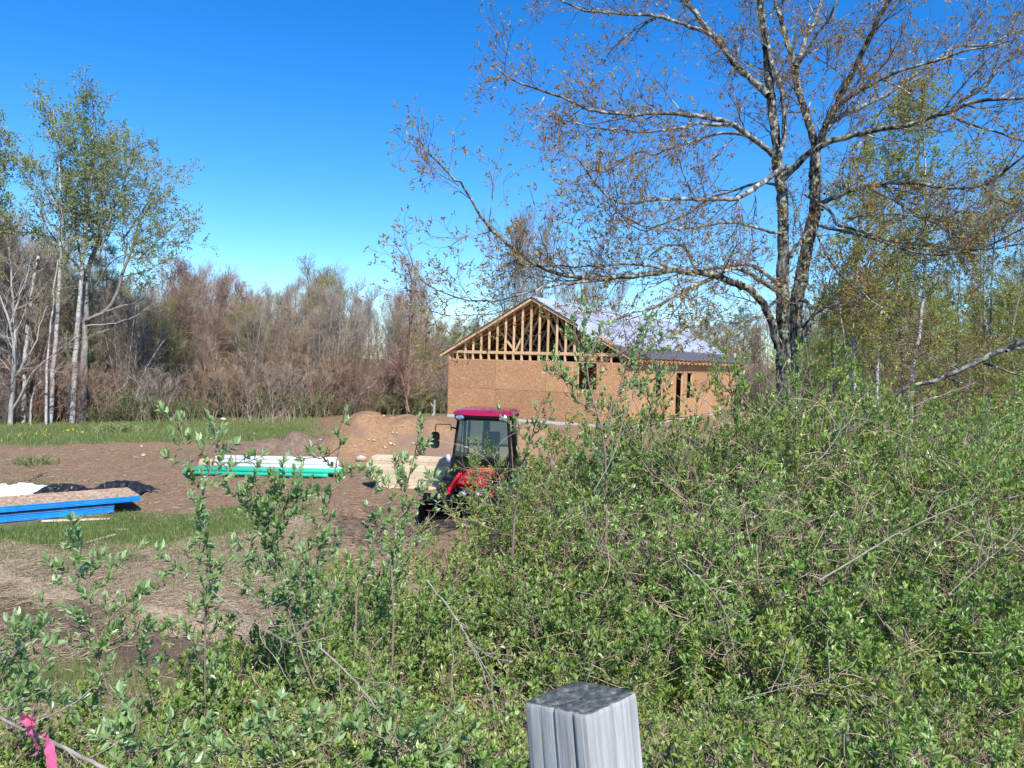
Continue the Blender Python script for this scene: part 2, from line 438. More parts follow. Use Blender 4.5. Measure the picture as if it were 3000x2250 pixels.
def sharp(a, k, lo=.35, hi=.62):
    return ramp(m, mathn(m, 'ADD', a, mathn(m, 'MULTIPLY', mathn(m, 'SUBTRACT', n1, .5), k)), [(lo, (0, 0, 0)), (hi, (1, 1, 1))])
c = mix(m, sharp(attr(m, 'straw'), 1.3), turf, strawc)
c = mix(m, sharp(attr(m, 'dirt'), 1.2), c, dirtc)
c = mix(m, sharp(attr(m, 'mud'), .9), c, mudc)
setc(m, c); bump(m, n2, .9, .05)
gm = mesh_np('ground', gv, [gf], M_ground, smooth=True)
_d, _s, _m = masks(gv[:, 0], gv[:, 1])
for k, a in (('dirt', _d), ('straw', _s), ('mud', _m)):
    at = gm.attributes.new(k, 'FLOAT', 'POINT'); at.data.foreach_set('value', a.astype(np.float32))
tag(obj('ground', gm), kind='structure')

# ------------------------------------------------------------------ house
house = empty('framed_house', HA, HANG, 'unfinished house sheathed in brown strand board with an open framed gable', 'house')
def rect_minus(r, holes):
    """rectangles left of r=(x0,x1,z0,z1) after cutting holes"""
    out = [r]
    for h in holes:
        nw = []
        for a in out:
            x0, x1, z0, z1 = a
            if h[0] >= x1 or h[1] <= x0 or h[2] >= z1 or h[3] <= z0: nw.append(a); continue
            if h[0] > x0: nw.append((x0, h[0], z0, z1))
            if h[1] < x1: nw.append((h[1], x1, z0, z1))
            mx0, mx1 = max(x0, h[0]), min(x1, h[1])
            if h[2] > z0: nw.append((mx0, mx1, z0, h[2]))
            if h[3] < z1: nw.append((mx0, mx1, h[3], z1))
        out = nw
    return out
def sheath(width, holes, conv, H=WALL, stagger=0):
    for rrow in range(2):
        z0, z1 = rrow * 1.22, (rrow + 1) * 1.22 - .004
        if rrow == 1: z1 = H
        x = -stagger * rrow
        while x < width - .01:
            a, b = max(x, 0), min(x + 2.44, width)
            if b - a > .02:
                rs = rect_minus((a + .006, b - .006, z0 + .006, z1), holes)
                if rs: boxes_obj('sheathing_panel', [conv(r, k) for k, r in enumerate(rs)], M_osb, house)
            x += 2.44
def fr(y0, y1):
    return lambda r, k: boxv(r[0], r[1], y0, y1, r[2], r[3])
def sd(x0, x1):
    return lambda r, k: boxv(x0, x1, r[0], r[1], r[2], r[3])
gable_holes = [(6.34, 7.15, 1.38, WALL + .01)]
right_holes = [(3.45, 4.45, 1.05, 2.16), (6.2, 7.25, .0, 2.10), (7.85, 8.75, .9, 2.10), (12.7, 13.65, .9, 2.1)]
sheath(HW, gable_holes, fr(-.012, 0))
sheath(HL_, right_holes, sd(HW, HW + .012), WALL + .18)
sheath(HL_, [(5, 6.2, .9, 2.1), (10, 11.2, .9, 2.1)], sd(-.012, 0), WALL + .18)
sheath(HW, [(2, 3, .9, 2.0)], fr(HL_, HL_ + .012))
# wall framing behind the sheathing
box('foundation', -.02, HW + .02, -.02, HL_ + .02, -.9, -.036, M_conc, house)
box('sill_plate', .0, HW, -.010, .14, -.034, -.001, mat('pale_sill', (.62, .62, .60), .8), house)
box('floor_deck', .15, HW - .15, .15, HL_ - .15, .0, .03, M_osb, house)
x = .02
while x < HW - .1:
    if not (6.30 < x + .02 < 7.19): box('wall_stud', x, x + .038, .004, .093, .04, WALL, M_lumber, house)
    x += .4064
for x in (6.30, 7.151): box('wall_stud', x, x + .038, -.002, .09, .04, WALL + .02, M_lumber, house)
y = .12
while y < HL_ - .1:
    for xa, xb in ((HW - .094, HW - .003), (.003, .094)):
        if xa < 1 or not any(h[0] - .04 < y < h[1] for h in right_holes): box('wall_stud', xa, xb, y, y + .038, .04, WALL + .1, M_lumber, house)
    y += .6096 if y > 6 else .6096
for h in right_holes:
    for yy in (h[0] - .04, h[1] + .002): box('window_stud', HW - .10, HW + .004, yy, yy + .038, .04, h[3] + .08, M_lumber, house)
    box('window_header', HW - .10, HW + .003, h[0] - .04, h[1] + .04, h[3] + .002, h[3] + .10, M_lumber, house)
box('interior_wall', 5.2, 5.3, .4, 16.5, .04, 2.5, M_osb, house)
box('interior_wall', .2, 5.1, 6.0, 6.1, .04, 2.5, M_osb, house)
# top plates, cripples between the beams of the gable
box('bottom_beam', -.005, HW + .005, -.008, .09, WALL + .003, WALL + .038, M_lumber, house)
box('header_panel', 6.36, 7.13, -.014, .0, WALL + .06, BEAM - .14, M_osb, house)
x = .0; k = 0
while x < HW - .02:
    if not (6.0 < x < 7.2): box('cripple_stud', x, x + .062, -.018, .088, WALL + .040, BEAM - .135, M_lumber, house)
    x += .4064
box('cripple_stud', HW - .08, HW + .0, -.018, .088, WALL + .051, BEAM - .135, M_lumber, house)
box('gable_beam', -.10, HW + .10, -.022, .02, BEAM - .120, BEAM, M_lumber, house)
box('gable_beam', -.02, HW + .02, .024, .09, BEAM - .133, BEAM, M_lumber, house)
SL = RISE / (HW / 2)
def zr(x): return BEAM + .06 + SL * (HW / 2 - abs(x - HW / 2)) - .12
# gable studs
x = .84
while x < HW - .7:
    top = zr(x + .02) - .03
    if top > BEAM + .12: box('gable_stud', x - .02, x + .067, -.012, .026, BEAM + .001, top, M_lumber, house)
    x += .4064
OV = .36
for sgn in (0, 1):
    xe = -OV if sgn == 0 else HW + OV
    ze = BEAM - .06 - SL * OV
    a = (xe, .01, ze); b = (HW / 2 + (-.002 if sgn == 0 else .002), .01, BEAM - .06 + SL * HW / 2)
    boxes_obj('rake_rafter', [beamv(a, b, .042, .14)], M_lumber, house)
    a = (xe, -.16, ze + .0); b = (b[0], -.16, b[2])
    boxes_obj('rake_board', [beamv(a, b, .038, .10)], M_lumber, house)
    # roof deck
    n_ = np.array([-(SL) if sgn == 0 else SL, 0, 1.0]); n_ /= np.linalg.norm(n_)
    A = np.array([xe, 0, ze + .085]); B = np.array([HW / 2, 0, BEAM - .06 + SL * HW / 2 + .085])
    def slab(y0, y1, s0, s1, off, th):
        p = A + (B - A) * s0 + n_ * off; q = A + (B - A) * s1 + n_ * off
        lo = [np.array([p[0], y0, p[2]]), np.array([q[0], y0, q[2]]), np.array([q[0], y1, q[2]]), np.array([p[0], y1, p[2]])]
        v = np.array(lo + [l + n_ * th for l in lo])
        return v if sgn == 0 else v[[1, 0, 3, 2, 5, 4, 7, 6]]
    ny = 7
    for i in range(ny):
        y0 = -.22 + i * (HL_ + .5) / ny; y1 = -.22 + (i + 1) * (HL_ + .5) / ny - .004
        for j in range(4):
            boxes_obj('roof_deck_panel', [slab(y0, y1, j / 4 + .001, (j + 1) / 4 - .001, 0, .012)], M_osb, house)
    M_ice = mat('dark_ice_shield', (.085, .085, .095), .8)
    M_und = mat('blue_grey_underlayment', rough=.62, spec=.3)
    _n = noise(M_und, coords(M_und, 'Object', (1, .35, 1)), 2.2, 4, .6)
    _oi = N(M_und, 'ShaderNodeObjectInfo')
    setc(M_und, mix(M_und, 1.0, ramp(M_und, _n, [(.35, (.29, .33, .42)), (.65, (.40, .44, .53))]), ramp(M_und, _oi.outputs['Random'], [(0, (.86, .86, .88)), (1, (1.05, 1.05, 1.04))]), 'MULTIPLY')); bump(M_und, _n, .8, .06)
    boxes_obj('ice_shield', [slab(-.225, HL_ + .285, -.004, .20, .014, .004)], M_ice, house)
    for j in range(4):
        s0 = .185 + j * .205; s1 = min(s0 + .215, 1.0)
        off = .019 + j * .003
        y0 = -.235
        if sgn == 1 and j == 0: y0 = .35
        boxes_obj('underlayment_strip', [slab(y0, HL_ + .29, s0, s1, off, .003)], M_und, house)
    if sgn == 1:
        # torn flap of underlayment hanging over the rake
        Ax = A + (B - A) * .30; Bx = A + (B - A) * .52
        g = []
        for i in range(9):
            for j in range(5):
                p = Ax + (Bx - Ax) * i / 8
                g.append([p[0], -.23 - .02 * j, p[2] + .05 - .06 * j + .03 * sin(i * 2.1 + j)])
        q = [[i * 5 + j, (i + 1) * 5 + j, (i + 1) * 5 + j + 1, i * 5 + j + 1] for i in range(8) for j in range(4)]
        obj('underlayment_flap', mesh_np('underlayment_flap', np.array(g), [np.array(q)], M_und, smooth=True), house)
for yy in (HL_ + .013,):
    v = np.array([[0, yy, WALL], [HW, yy, WALL], [HW, yy, BEAM], [HW / 2, yy, BEAM + RISE - .06], [0, yy, BEAM], [0, yy + .012, WALL], [HW, yy + .012, WALL], [HW, yy + .012, BEAM], [HW / 2, yy + .012, BEAM + RISE - .06], [0, yy + .012, BEAM]])
    obj('rear_gable', mesh_np('rear_gable', v, [np.array([[0, 1, 2, 3, 4], [9, 8, 7, 6, 5]]), np.array([[i, (i + 1) % 5, (i + 1) % 5 + 5, i + 5] for i in range(5)])], M_osb), house)
for xx in (.1, HW - .1): box('top_plate', xx - .09, xx + .09, .1, HL_, WALL + .02, BEAM - .1, M_osb, house)
box('attic_ceiling', .2, HW - .2, 2.5, HL_ - .1, BEAM - .16, BEAM - .14, M_osb, house)
# trusses
tr_v = []
h = HW / 2
y = .62
for pa, pb in (((0, 0, BEAM - .04), (HW, 0, BEAM - .04)), ((-OV, 0, BEAM - .07 - SL * OV), (h, 0, BEAM - .07 + SL * h)), ((HW + OV, 0, BEAM - .07 - SL * OV), (h, 0, BEAM - .07 + SL * h)),
               ((h, 0, zr(h)), (h * .72, 0, BEAM)), ((h, 0, zr(h)), (h * 1.28, 0, BEAM)), ((h * .5, 0, zr(h * .5) - .04), (h * .72, 0, BEAM)), ((h * 1.5, 0, zr(h * 1.5) - .04), (h * 1.28, 0, BEAM))):
    tr_v.append(beamv(pa, pb, .038, .09))
trm = mesh_np('roof_truss', np.concatenate(tr_v), [np.concatenate([BOXF + 8 * i for i in range(len(tr_v))])], M_lumber)
while y < HL_:
    o = obj('roof_truss', trm, house, (0, y, 0)); y += .6096
# second low truss seen at the right corner, and rafter tails below the eave
tail_me = mesh_np('rafter_tail', beamv((HW + .014, 0, BEAM - .115 - SL * .01), (HW + OV - .02, 0, BEAM - .115 - SL * OV), .042, .12), [BOXF], M_lumber)
y = .31
while y < HL_:
    obj('rafter_tail', tail_me, house, (0, y, 0)); y += .6096
box('sub_fascia', HW - .1, HW + .0, .1, HL_, WALL + .19, WALL + .30, M_osb, house)

# ------------------------------------------------------------------ earth mounds
M_sand = mat('sandy_soil', rough=.95, spec=.08)
_v = coords(M_sand); _n = noise(M_sand, _v, 9, 6, .7); _n2 = noise(M_sand, _v, .8, 4)
_c = ramp(M_sand, _n, [(.25, (.19, .11, .058)), (.5, (.29, .175, .095)), (.75, (.38, .25, .15))])
setc(M_sand, mix(M_sand, ramp(M_sand, _n2, [(.5, (0, 0, 0)), (.62, (1, 1, 1))]), _c, (.22, .145, .10)))
bump(M_sand, _n, .9, .06)
M_dirt = mat('dark_soil', rough=.95, spec=.08)
_v = coords(M_dirt); _n = noise(M_dirt, _v, 9, 6, .7)
setc(M_dirt, ramp(M_dirt, _n, [(.25, (.115, .078, .055)), (.5, (.195, .135, .098)), (.75, (.31, .23, .17))])); bump(M_dirt, _n, .9, .06)
def mound(name, cx, cy, lobes, rx, ry, material, label, n=110, rgh=.2):
    u = np.linspace(-1, 1, n); X, Y = np.meshgrid(u * rx, u * ry)
    Z = np.zeros_like(X)
    for lx, ly, sx, sy, hh in lobes: Z = np.maximum(Z, hh * (1 / (1 + (((X - lx) / sx) ** 2 + ((Y - ly) / sy) ** 2) ** 1.7)))
    wx, wy = X + cx, Y + cy
    Z = Z * (1 + rgh * (fbm(wx * 1.2, wy * 1.2, 4, 41) - .5) * 2) + (fbm(wx * 4, wy * 4, 4, 43) - .5) * .10 * np.minimum(Z * 3, 1)
    g = height(wx, wy, False)
    edge = np.maximum(np.abs(X / rx), np.abs(Y / ry))
    Zw = g + Z - .10 - .35 * sstep((edge - .8) / .2)
    v = np.stack([X, Y, Zw], -1).reshape(-1, 3)
    i = np.arange(n - 1)[:, None] * n + np.arange(n - 1)[None]
    f = np.stack([i, i + 1, i + n + 1, i + n], -1).reshape(-1, 4)
    o = obj(name, mesh_np(name, v, [f], material, smooth=True), loc=(cx, cy, 0))
    tag(o, label, 'dirt pile'); return o
b = P(1150, 1330, 27.5)
mound('dirt_pile', b[0], b[1], [(-.9, 0, 1.25, 1.3, 1.42), (.3, .2, 1.3, 1.3, 1.40), (1.4, .3, 1.2, 1.3, 1.2), (2.6, .4, 1.6, 1.3, 1.02), (4.2, .8, 2.0, 1.4, .9)], 6.5, 3.6, M_sand, 'tall mound of bare sandy soil heaped behind the red tractor')
b = P(840, 1310, 27.0)
mound('dirt_pile', b[0], b[1], [(-.8, 0, .9, .9, .55), (.4, .1, .9, .9, .68), (1.3, 0, .8, .8, .62), (-1.9, .2, .8, .8, .3)], 3.0, 2.2, M_dirt, 'low lumpy mound of darker soil with grass behind it', rgh=.5)

def rock(name, p, s, material, label=None, seed=0, cat='rock', group=None, emb=.3):
    import bmesh
    bm = bmesh.new(); bmesh.ops.create_icosphere(bm, subdivisions=2, radius=1)
    r = np.random.default_rng(seed)
    k = r.normal(size=(6, 3)); ph = r.random(6) * 6
    for v in bm.verts:
        c = np.array(v.co); d = 1 + sum(.09 * sin(float(c @ k[i]) * 1.8 + ph[i]) for i in range(6))
        v.co = Vector((c[0] * s[0] * d, c[1] * s[1] * d, c[2] * s[2] * d))
    me = bpy.data.meshes.new(name); bm.to_mesh(me); bm.free(); me.materials.append(material)
    for q in me.polygons: q.use_smooth = True
    o = obj(name, me, loc=(p[0], p[1], p[2] + s[2] * (1 - emb))); o.rotation_euler = (0, 0, r.random() * 6)
    return tag(o, label, cat, group)
M_rock = mat('tan_stone', rough=.85); _n = noise(M_rock, coords(M_rock), 12, 4)
setc(M_rock, ramp(M_rock, _n, [(.3, (.34, .26, .19)), (.7, (.56, .47, .38))]))
dg = bpy.context.evaluated_depsgraph_get()
def gpoint(x, y, Dmin=5, Dmax=60, skip=None):
    """where the ray of photo pixel (x,y) meets the terrain"""
    p = P(x, y, 1.0) - np.array([0, 0, CZ])
    hit = sc.ray_cast(bpy.context.evaluated_depsgraph_get(), Vector((0, 0, CZ)), Vector(p).normalized())
    return np.array(hit[1]) if hit[0] else P(x, y, Dmax)
bpy.context.view_layer.update()
stones = [(1058, 1350, .17, .11, 'big smooth tan boulder at the foot of the sandy mound'), (1150, 1270, .05, .04, None), (1162, 1272, .05, .04, None), (1145, 1303, .075, .05, None), (1155, 1306, .05, .04, None),
          (1095, 1292, .06, .04, None), (1080, 1290, .05, .03, None), (1124, 1220, .05, .035, None), (1128, 1312, .06, .03, None), (655, 1232, .16, .09, 'pale flat boulder in the grass at the forest edge'), (745, 1272, .06, .04, None),
          (415, 1312, .06, .05, None), (419, 1337, .06, .05, None), (1210, 1300, .05, .035, None), (940, 1290, .05, .035, None), (1040, 1310, .05, .035, None), (1180, 1250, .04, .03, None)]
pts = [gpoint(s[0], s[1]) for s in stones]
for i, (s, p) in enumerate(zip(stones, pts)):
    rock('boulder' if s[4] else 'stone', p, (s[2], s[2] * .8, s[3]), M_rock, s[4] or 'small pale stone lying on the bare soil', i, 'rock', None if s[4] else 'small stones on the bare soil')

# ------------------------------------------------------------------ sheet stack
M_blue = mat('blue_edge_paint', rough=.8, spec=.1); _n = noise(M_blue, coords(M_blue, 'Object', (1, 1, 30)), 3, 4)
setc(M_blue, ramp(M_blue, _n, [(.3, (.002, .18, .56)), (.7, (.004, .31, .78))]))
M_osbtop = mat('osb_top', rough=.85, spec=.1)
_vo = N(M_osbtop, 'ShaderNodeTexVoronoi'); _vo.inputs['Scale'].default_value = 26; L(M_osbtop, coords(M_osbtop, 'Object', (1, .4, 1)), _vo.inputs['Vector'])
_sep = N(M_osbtop, 'ShaderNodeSeparateColor'); L(M_osbtop, _vo.outputs['Color'], _sep.inputs[0])
setc(M_osbtop, ramp(M_osbtop, _sep.outputs[0], [(0, (.27, .17, .10)), (.6, (.42, .29, .19)), (1, (.55, .42, .30))]))
pr = P(411, 1500, 16.3); pl = P(0, 1537, 14.75)
ang = math.atan2(pr[1] - pl[1], pr[0] - pl[0])
gz = float(height(pr[0], pr[1], False))
stack = empty('sheet_stack', (pr[0], pr[1], gz), ang, 'stack of strand board sheets with bright blue edges on the grass', 'board stack')
def sheet_me():
    v = boxv(-2.62, 0, 0, 1.22, 0, .0115); v[:, 0] += 0
    return mesh_np('board_sheet', v, [BOXF], [M_osbtop, M_blue], midx=[0, 0, 1, 1, 1, 1])
sm = sheet_me()
for k in range(14):
    o = obj('board_sheet', sm, stack, (-.50 + rng.normal() * .010, .05 + rng.normal() * .006, .01 + k * .0125)); o.rotation_euler = (0, rng.normal() * .0006, rng.normal() * .002)
for k in range(3):
    box('spacer_block', -2.3 + k * .85, -2.2 + k * .85, .1, 1.1, .187, .222, M_lumber, stack)
for k in range(9):
    o = obj('board_sheet', sm, stack, (rng.normal() * .006, rng.normal() * .004, .224 + k * .0130)); o.rotation_euler = (0, 0, rng.normal() * .001)
def cloth(name, pts_px, D0, material, label, depth=.9, h=.28, seed=0, n=46, cat='tarp', base=0.0):
    """crumpled sheet lying on the ground between two photo pixels (left, right)"""
    a = P(pts_px[0][0], pts_px[0][1], D0); b_ = P(pts_px[1][0], pts_px[1][1], D0 + pts_px[2])
    U, Vv = np.meshgrid(np.linspace(0, 1, n * 2), np.linspace(0, 1, n), indexing='ij')
    X = a[0] + (b_[0] - a[0]) * U; Y = a[1] + (b_[1] - a[1]) * U + (Vv - .3) * depth
    nz = fbm(U * 6 + seed, Vv * 3 + seed, 4, seed + 60)
    rid = 1 - np.abs(2 * fbm(U * 7 + 3, Vv * 4 + seed, 3, seed + 70) - 1)
    prof = np.sin(np.clip(Vv, 0, 1) * pi) ** .6 * np.sin(np.clip(U, .01, .99) * pi) ** .35
    Z = height(X, Y, False) + .02 + base * prof + h * prof * (.35 * nz + .9 * (rid - .55).clip(0) * 1.6)
    X = X + (fbm(U * 9, Vv * 9, 3, seed + 80) - .5) * .15
    v = np.stack([X, Y, Z], -1).reshape(-1, 3); ctr = v.mean(0); ctr[2] = v[:, 2].min()
    i = np.arange(n * 2 - 1)[:, None] * n + np.arange(n - 1)[None]
    f = np.stack([i, i + 1, i + n + 1, i + n], -1).reshape(-1, 4)[:, ::-1]
    o = obj(name, mesh_np(name, v - ctr, [f], material, smooth=True), loc=ctr)
    sol = o.modifiers.new('thick', 'SOLIDIFY'); sol.thickness = .004
    return tag(o, label, cat)
M_wtarp = mat('white_wrap', (.74, .76, .80), .5, .4); M_btarp = mat('black_plastic', (.016, .017, .022), .45, .4)
cloth('plastic_wrap', ((-80, 1495), (112, 1500), .6), 17.2, M_wtarp, 'crumpled white plastic wrap behind the blue edged boards', 1.0, .20, 1, base=.10)
cloth('black_tarp', ((100, 1490), (235, 1492), .3), 17.6, M_btarp, 'rumpled black plastic sheeting next to the white wrap', .9, .18, 2, base=.08)
cloth('black_tarp', ((265, 1490), (428, 1492), .2), 17.9, M_btarp, 'black plastic sheeting peaking past the right end of the blue edged boards', 1.1, .26, 5, base=.10)

# ------------------------------------------------------------------ pipes
M_wpipe = mat('white_pvc', (.80, .80, .80), .35, .5); M_gpipe = mat('green_pvc', (.03, .50, .30), .35, .5)
def pipe_me(name, length, r, material):
    a = np.arange(14) * 2 * pi / 14
    ring = lambda x, rr: np.stack([np.full(14, x), np.cos(a) * rr, np.sin(a) * rr], 1)
    V = np.concatenate([ring(0, r * .9), ring(0, r), ring(length - .16, r), ring(length - .15, r * 1.12), ring(length, r * 1.12), ring(length, r * .98), ring(length - .3, r * .9), ring(.3, r * .9)])
    Q = []
    for k in range(7):
        for j in range(14): Q.append([k * 14 + j, k * 14 + (j + 1) % 14, (k + 1) * 14 + (j + 1) % 14, (k + 1) * 14 + j])
    for j in range(14): Q.append([98 + j, 98 + (j + 1) % 14, (j + 1) % 14, j])
    return mesh_np(name, V, [np.array(Q)[:, ::-1]], material, smooth=True)
pp = P(537, 1408, 21.3); pang = rad(2)
pz = float(height(pp[0], pp[1], False))
wm = pipe_me('white_pipe', 3.4, .055, M_wpipe); gmz = pipe_me('green_pipe', 4.0, .055, M_gpipe)
k = 0
for row, (n_, dz) in enumerate(((5, 0), (4, .096))):
    for i in range(n_):
        k += 1
        o = obj('sewer_pipe', gmz, loc=(pp[0] + rng.normal() * .09 + row * .25 - .0, pp[1] + i * .125 + row * .06, pz + .075 + dz), rotz=pang)
        tag(o, 'green plastic pipe in the ground layers of the pipe pile', 'pipe', 'green pipes of the pile')
for row, (n_, dz) in enumerate(((5, .09), (5, .19), (4, .29), (3, .38))):
    for i in range(n_):
        o = obj('drain_pipe', wm, loc=(pp[0] + .68 + rng.normal() * .03 + (0 if row else .1), pp[1] + .40 + i * .125 + row * .05, pz + .06 + dz), rotz=pang)
        tag(o, 'white plastic pipe laid on top of the green pipes', 'pipe', 'white pipes of the pile')
for i in range(5):
    tag(obj('drain_pipe', wm, loc=(pp[0] + .68, pp[1] + .62 + i * .13, pz + .055), rotz=pang), 'white plastic pipe laid on top of the green pipes', 'pipe', 'white pipes of the pile')
def lathe(name, prof, material, parent=None, seg=20, smooth=True, closed=True):
    a = np.arange(seg) * 2 * pi / seg
    V = np.concatenate([np.stack([np.cos(a) * r, np.sin(a) * r, np.full(seg, z)], 1) for r, z in prof])
    Q = [[k * seg + j, k * seg + (j + 1) % seg, (k + 1) * seg + (j + 1) % seg, (k + 1) * seg + j] for k in range(len(prof) - 1) for j in range(seg)]
    return obj(name, mesh_np(name, V, [np.array(Q)], material, smooth=smooth), parent)
q_ = P(588, 1362, 22.0)
sp = empty('cable_spool', (q_[0], q_[1], float(height(q_[0], q_[1], False)) + .20), 0, 'tan round cardboard roll at the left end of the white pipes', 'roll')
o = lathe('roll_body', [(.05, 0), (.17, 0), (.18, .02), (.18, .34), (.17, .36), (.05, .36), (.05, 0)], mat('cardboard', (.42, .30, .20), .85), sp); o.rotation_euler = (0, rad(90), 0)

# ------------------------------------------------------------------ lumber bundle
lp = P(1112, 1428, 19.9)
lz = float(height(lp[0], lp[1], False))
bundle = empty('lumber_bundle', (lp[0], lp[1], lz), rad(-4), 'bundle of pale new boards stacked on edge beside the tractor', 'lumber stack')
bm_long = mesh_np('board', boxv(0, 3.4, 0, .036, 0, .085), [BOXF], [M_white_lumber, M_endshade], midx=[0, 0, 0, 0, 0, 1])
for lay in range(9):
    off = max(0, (4 - lay)) * .085 - .36 + (0 if lay < 7 else .06 * (lay - 6))
    for j in range(13):
        o = obj('board', bm_long, bundle, (off + rng.normal() * .012, j * .040 + rng.normal() * .003, .03 + lay * .0885))
for k in range(3): box('skid', .2 + k * 1.1, .29 + k * 1.1, -.02, .6, -.05, .028, M_lumber, bundle)

# loose boards on the grass
for (x0, y0, x1, y1, wd, lab) in ((122, 1531, 322, 1524, .10, 'pale weathered board lying in the grass before the blue edged stack'), (326, 1556, 374, 1555, .04, 'short thin stick of pale wood on the grass, nearest the low shrubs'), (255, 1594, 340, 1570, .035, 'long thin lath lying aslant in the grass'), (1060, 1404, 1082, 1402, .05, 'short scrap of white wood on the mud beside the lumber bundle')):
    a = gpoint(x0, y0); b_ = gpoint(x1, y1)
    c_ = (a + b_) / 2; v = beamv(a - c_ + [0, 0, .03], b_ - c_ + [0, 0, .03], wd, .022)
    o = obj('loose_board', mesh_np('loose_board', v, [BOXF], M_white_lumber), loc=c_); tag(o, lab, 'board')

# ------------------------------------------------------------------ tractor
M_red = mat('red_paint', (.62, .018, .022), .28, .5); M_redroof = mat('crimson_roof_paint', (.30, .010, .045), .14, .6)
M_black = mat('black_plastic_trim', (.010, .010, .012), .6, .15); M_rub = mat('tyre_rubber', (.02, .02, .02), .85)
M_chrome = mat('lamp_reflector', (.75, .77, .80), .18, .5, .9); M_lens = mat('lamp_lens', (.55, .58, .66), .08, .8)
M_rim = mat('rim_paint', (.50, .48, .44), .5); M_amber = mat('amber_lens', (.7, .22, .02), .2, .6)
M_glass = bpy.data.materials.new('tinted_glass'); M_glass.use_nodes = True
_t = M_glass.node_tree; _t.nodes.clear()
_o = _t.nodes.new('ShaderNodeOutputMaterial'); _a = _t.nodes.new('ShaderNodeBsdfTransparent'); _g = _t.nodes.new('ShaderNodeBsdfGlossy'); _x = _t.nodes.new('ShaderNodeMixShader'); _fr = _t.nodes.new('ShaderNodeFresnel')
_a.inputs[0].default_value = (.50, .64, .64, 1); _g.inputs['Roughness'].default_value = .03; _fr.inputs[0].default_value = 1.75
_t.links.new(_fr.outputs[0], _x.inputs[0]); _t.links.new(_a.outputs[0], _x.inputs[1]); _t.links.new(_g.outputs[0], _x.inputs[2]); _t.links.new(_x.outputs[0], _o.inputs[0])
tp = P(1415, 1300, 18.4); tz = float(height(tp[0], tp[1], False)) - .02
T = P(1415, 1196, 18.9)[2] - tz
HTOP = P(1400, 1374, 17.9)[2] - tz; HBOT = P(1380, 1433, 16.9)[2] - tz
tractor = empty('tractor', (tp[0], tp[1], tz), rad(-7.4), 'red tractor with a glazed black cab half hidden behind the bushes', 'tractor')
def rrect(wx, wy, r, z, cx=0, cy=0, n=6):
    pts = []
    for qx, qy, a0 in ((1, 1, 0), (-1, 1, 90), (-1, -1, 180), (1, -1, 270)):
        for k in range(n + 1):
            a = rad(a0 + 90 * k / n); pts.append((cx + qx * (wx - r) + r * cos(a), cy + qy * (wy - r) + r * sin(a), z))
    return np.array(pts)
def loft(name, rings, material, parent, smooth=True, cap=True):
    n = len(rings[0]); V = np.concatenate(rings); Q = []
    for k in range(len(rings) - 1):
        for j in range(n): Q.append([k * n + j, k * n + (j + 1) % n, (k + 1) * n + (j + 1) % n, (k + 1) * n + j])
    fs = [np.array(Q)]
    if cap: fs += [np.arange(n)[::-1][None], (np.arange(n) + (len(rings) - 1) * n)[None]]
    me = mesh_np(name, V, fs, material, smooth=smooth)
    o = obj(name, me, parent)
    if smooth:
        m_ = o.modifiers.new('edges', 'EDGE_SPLIT'); m_.split_angle = rad(50)
    return o
ry = .62
def roofring(sx, sy, z, r, dip=0):
    v = rrect(.72 * sx, .92 * sy, r, z, 0, ry)
    v[:, 2] -= dip * np.clip((-v[:, 1] + .05) / .35, 0, 1) ** 1.5
    return v
loft('cab_roof', [roofring(.97, .97, T - .135, .20, .02), roofring(1.0, 1.0, T - .10, .22, .03), roofring(1.0, 1.0, T - .065, .24, .035), roofring(.93, .94, T - .025, .24, .03), roofring(.78, .80, T - .004, .22, .015), roofring(.4, .5, T, .15)], M_redroof, tractor)
vis = loft('roof_visor', [rrect(.66, .86, .16, T - .24, 0, ry), rrect(.69, .90, .18, T - .20, 0, ry), rrect(.69, .90, .18, T - .137, 0, ry)], M_black, tractor)
for sx in (-1, 1):
    hl = obj('roof_lamp', None, tractor); bpy.data.objects.remove(hl)
    hl = lathe('roof_lamp', [(.0, .0), (.055, .004), (.085, .03), (.095, .045), (.088, .05), (.0, .062)], M_chrome, tractor, 20)
    hl.rotation_euler = (rad(90), 0, rad(6 * sx)); hl.location = (sx * .52, -.255, T - .185); hl.scale = (1.15, .72, 1)
    br = lathe('lamp_bezel', [(.095, .02), (.11, .02), (.112, .055), (.10, .06), (.096, .05)], M_black, tractor, 20)
    br.rotation_euler = (rad(90), 0, rad(6 * sx)); br.location = (sx * .52, -.255, T - .185); br.scale = (1.15, .72, 1)
WB = HTOP - .22
boxes_obj('cab_frame', [beamv((-.60, -.04, T - .24), (-.73, -.16, WB), .055, .06), beamv((.60, -.04, T - .24), (.73, -.16, WB), .055, .06),
    beamv((-.66, .72, T - .2), (-.72, .70, .9), .05, .07), beamv((.66, .72, T - .2), (.72, .70, .9), .05, .07),
    beamv((-.60, 1.42, T - .2), (-.66, 1.5, .8), .06, .06), beamv((.60, 1.42, T - .2), (.66, 1.5, .8), .06, .06),
    beamv((-.60, 1.45, 1.25), (.60, 1.45, 1.25), .05, .06), boxv(-.60, .60, -.06, 1.42, T - .27, T - .23), boxv(-.72, .72, -.16, 1.45, .62, .72)], M_black, tractor, .008)
def quadpane(name, a, b, c, d, parent):
    return obj(name, mesh_np(name, np.array([a, b, c, d], float), [np.array([[0, 1, 2, 3]])], M_glass), parent)
quadpane('windshield', (-.575, -.06, T - .26), (.575, -.06, T - .26), (.70, -.17, WB), (-.70, -.17, WB), tractor)
quadpane('rear_window', (-.57, 1.44, T - .26), (.57, 1.44, T - .26), (.60, 1.47, 1.28), (-.60, 1.47, 1.28), tractor)
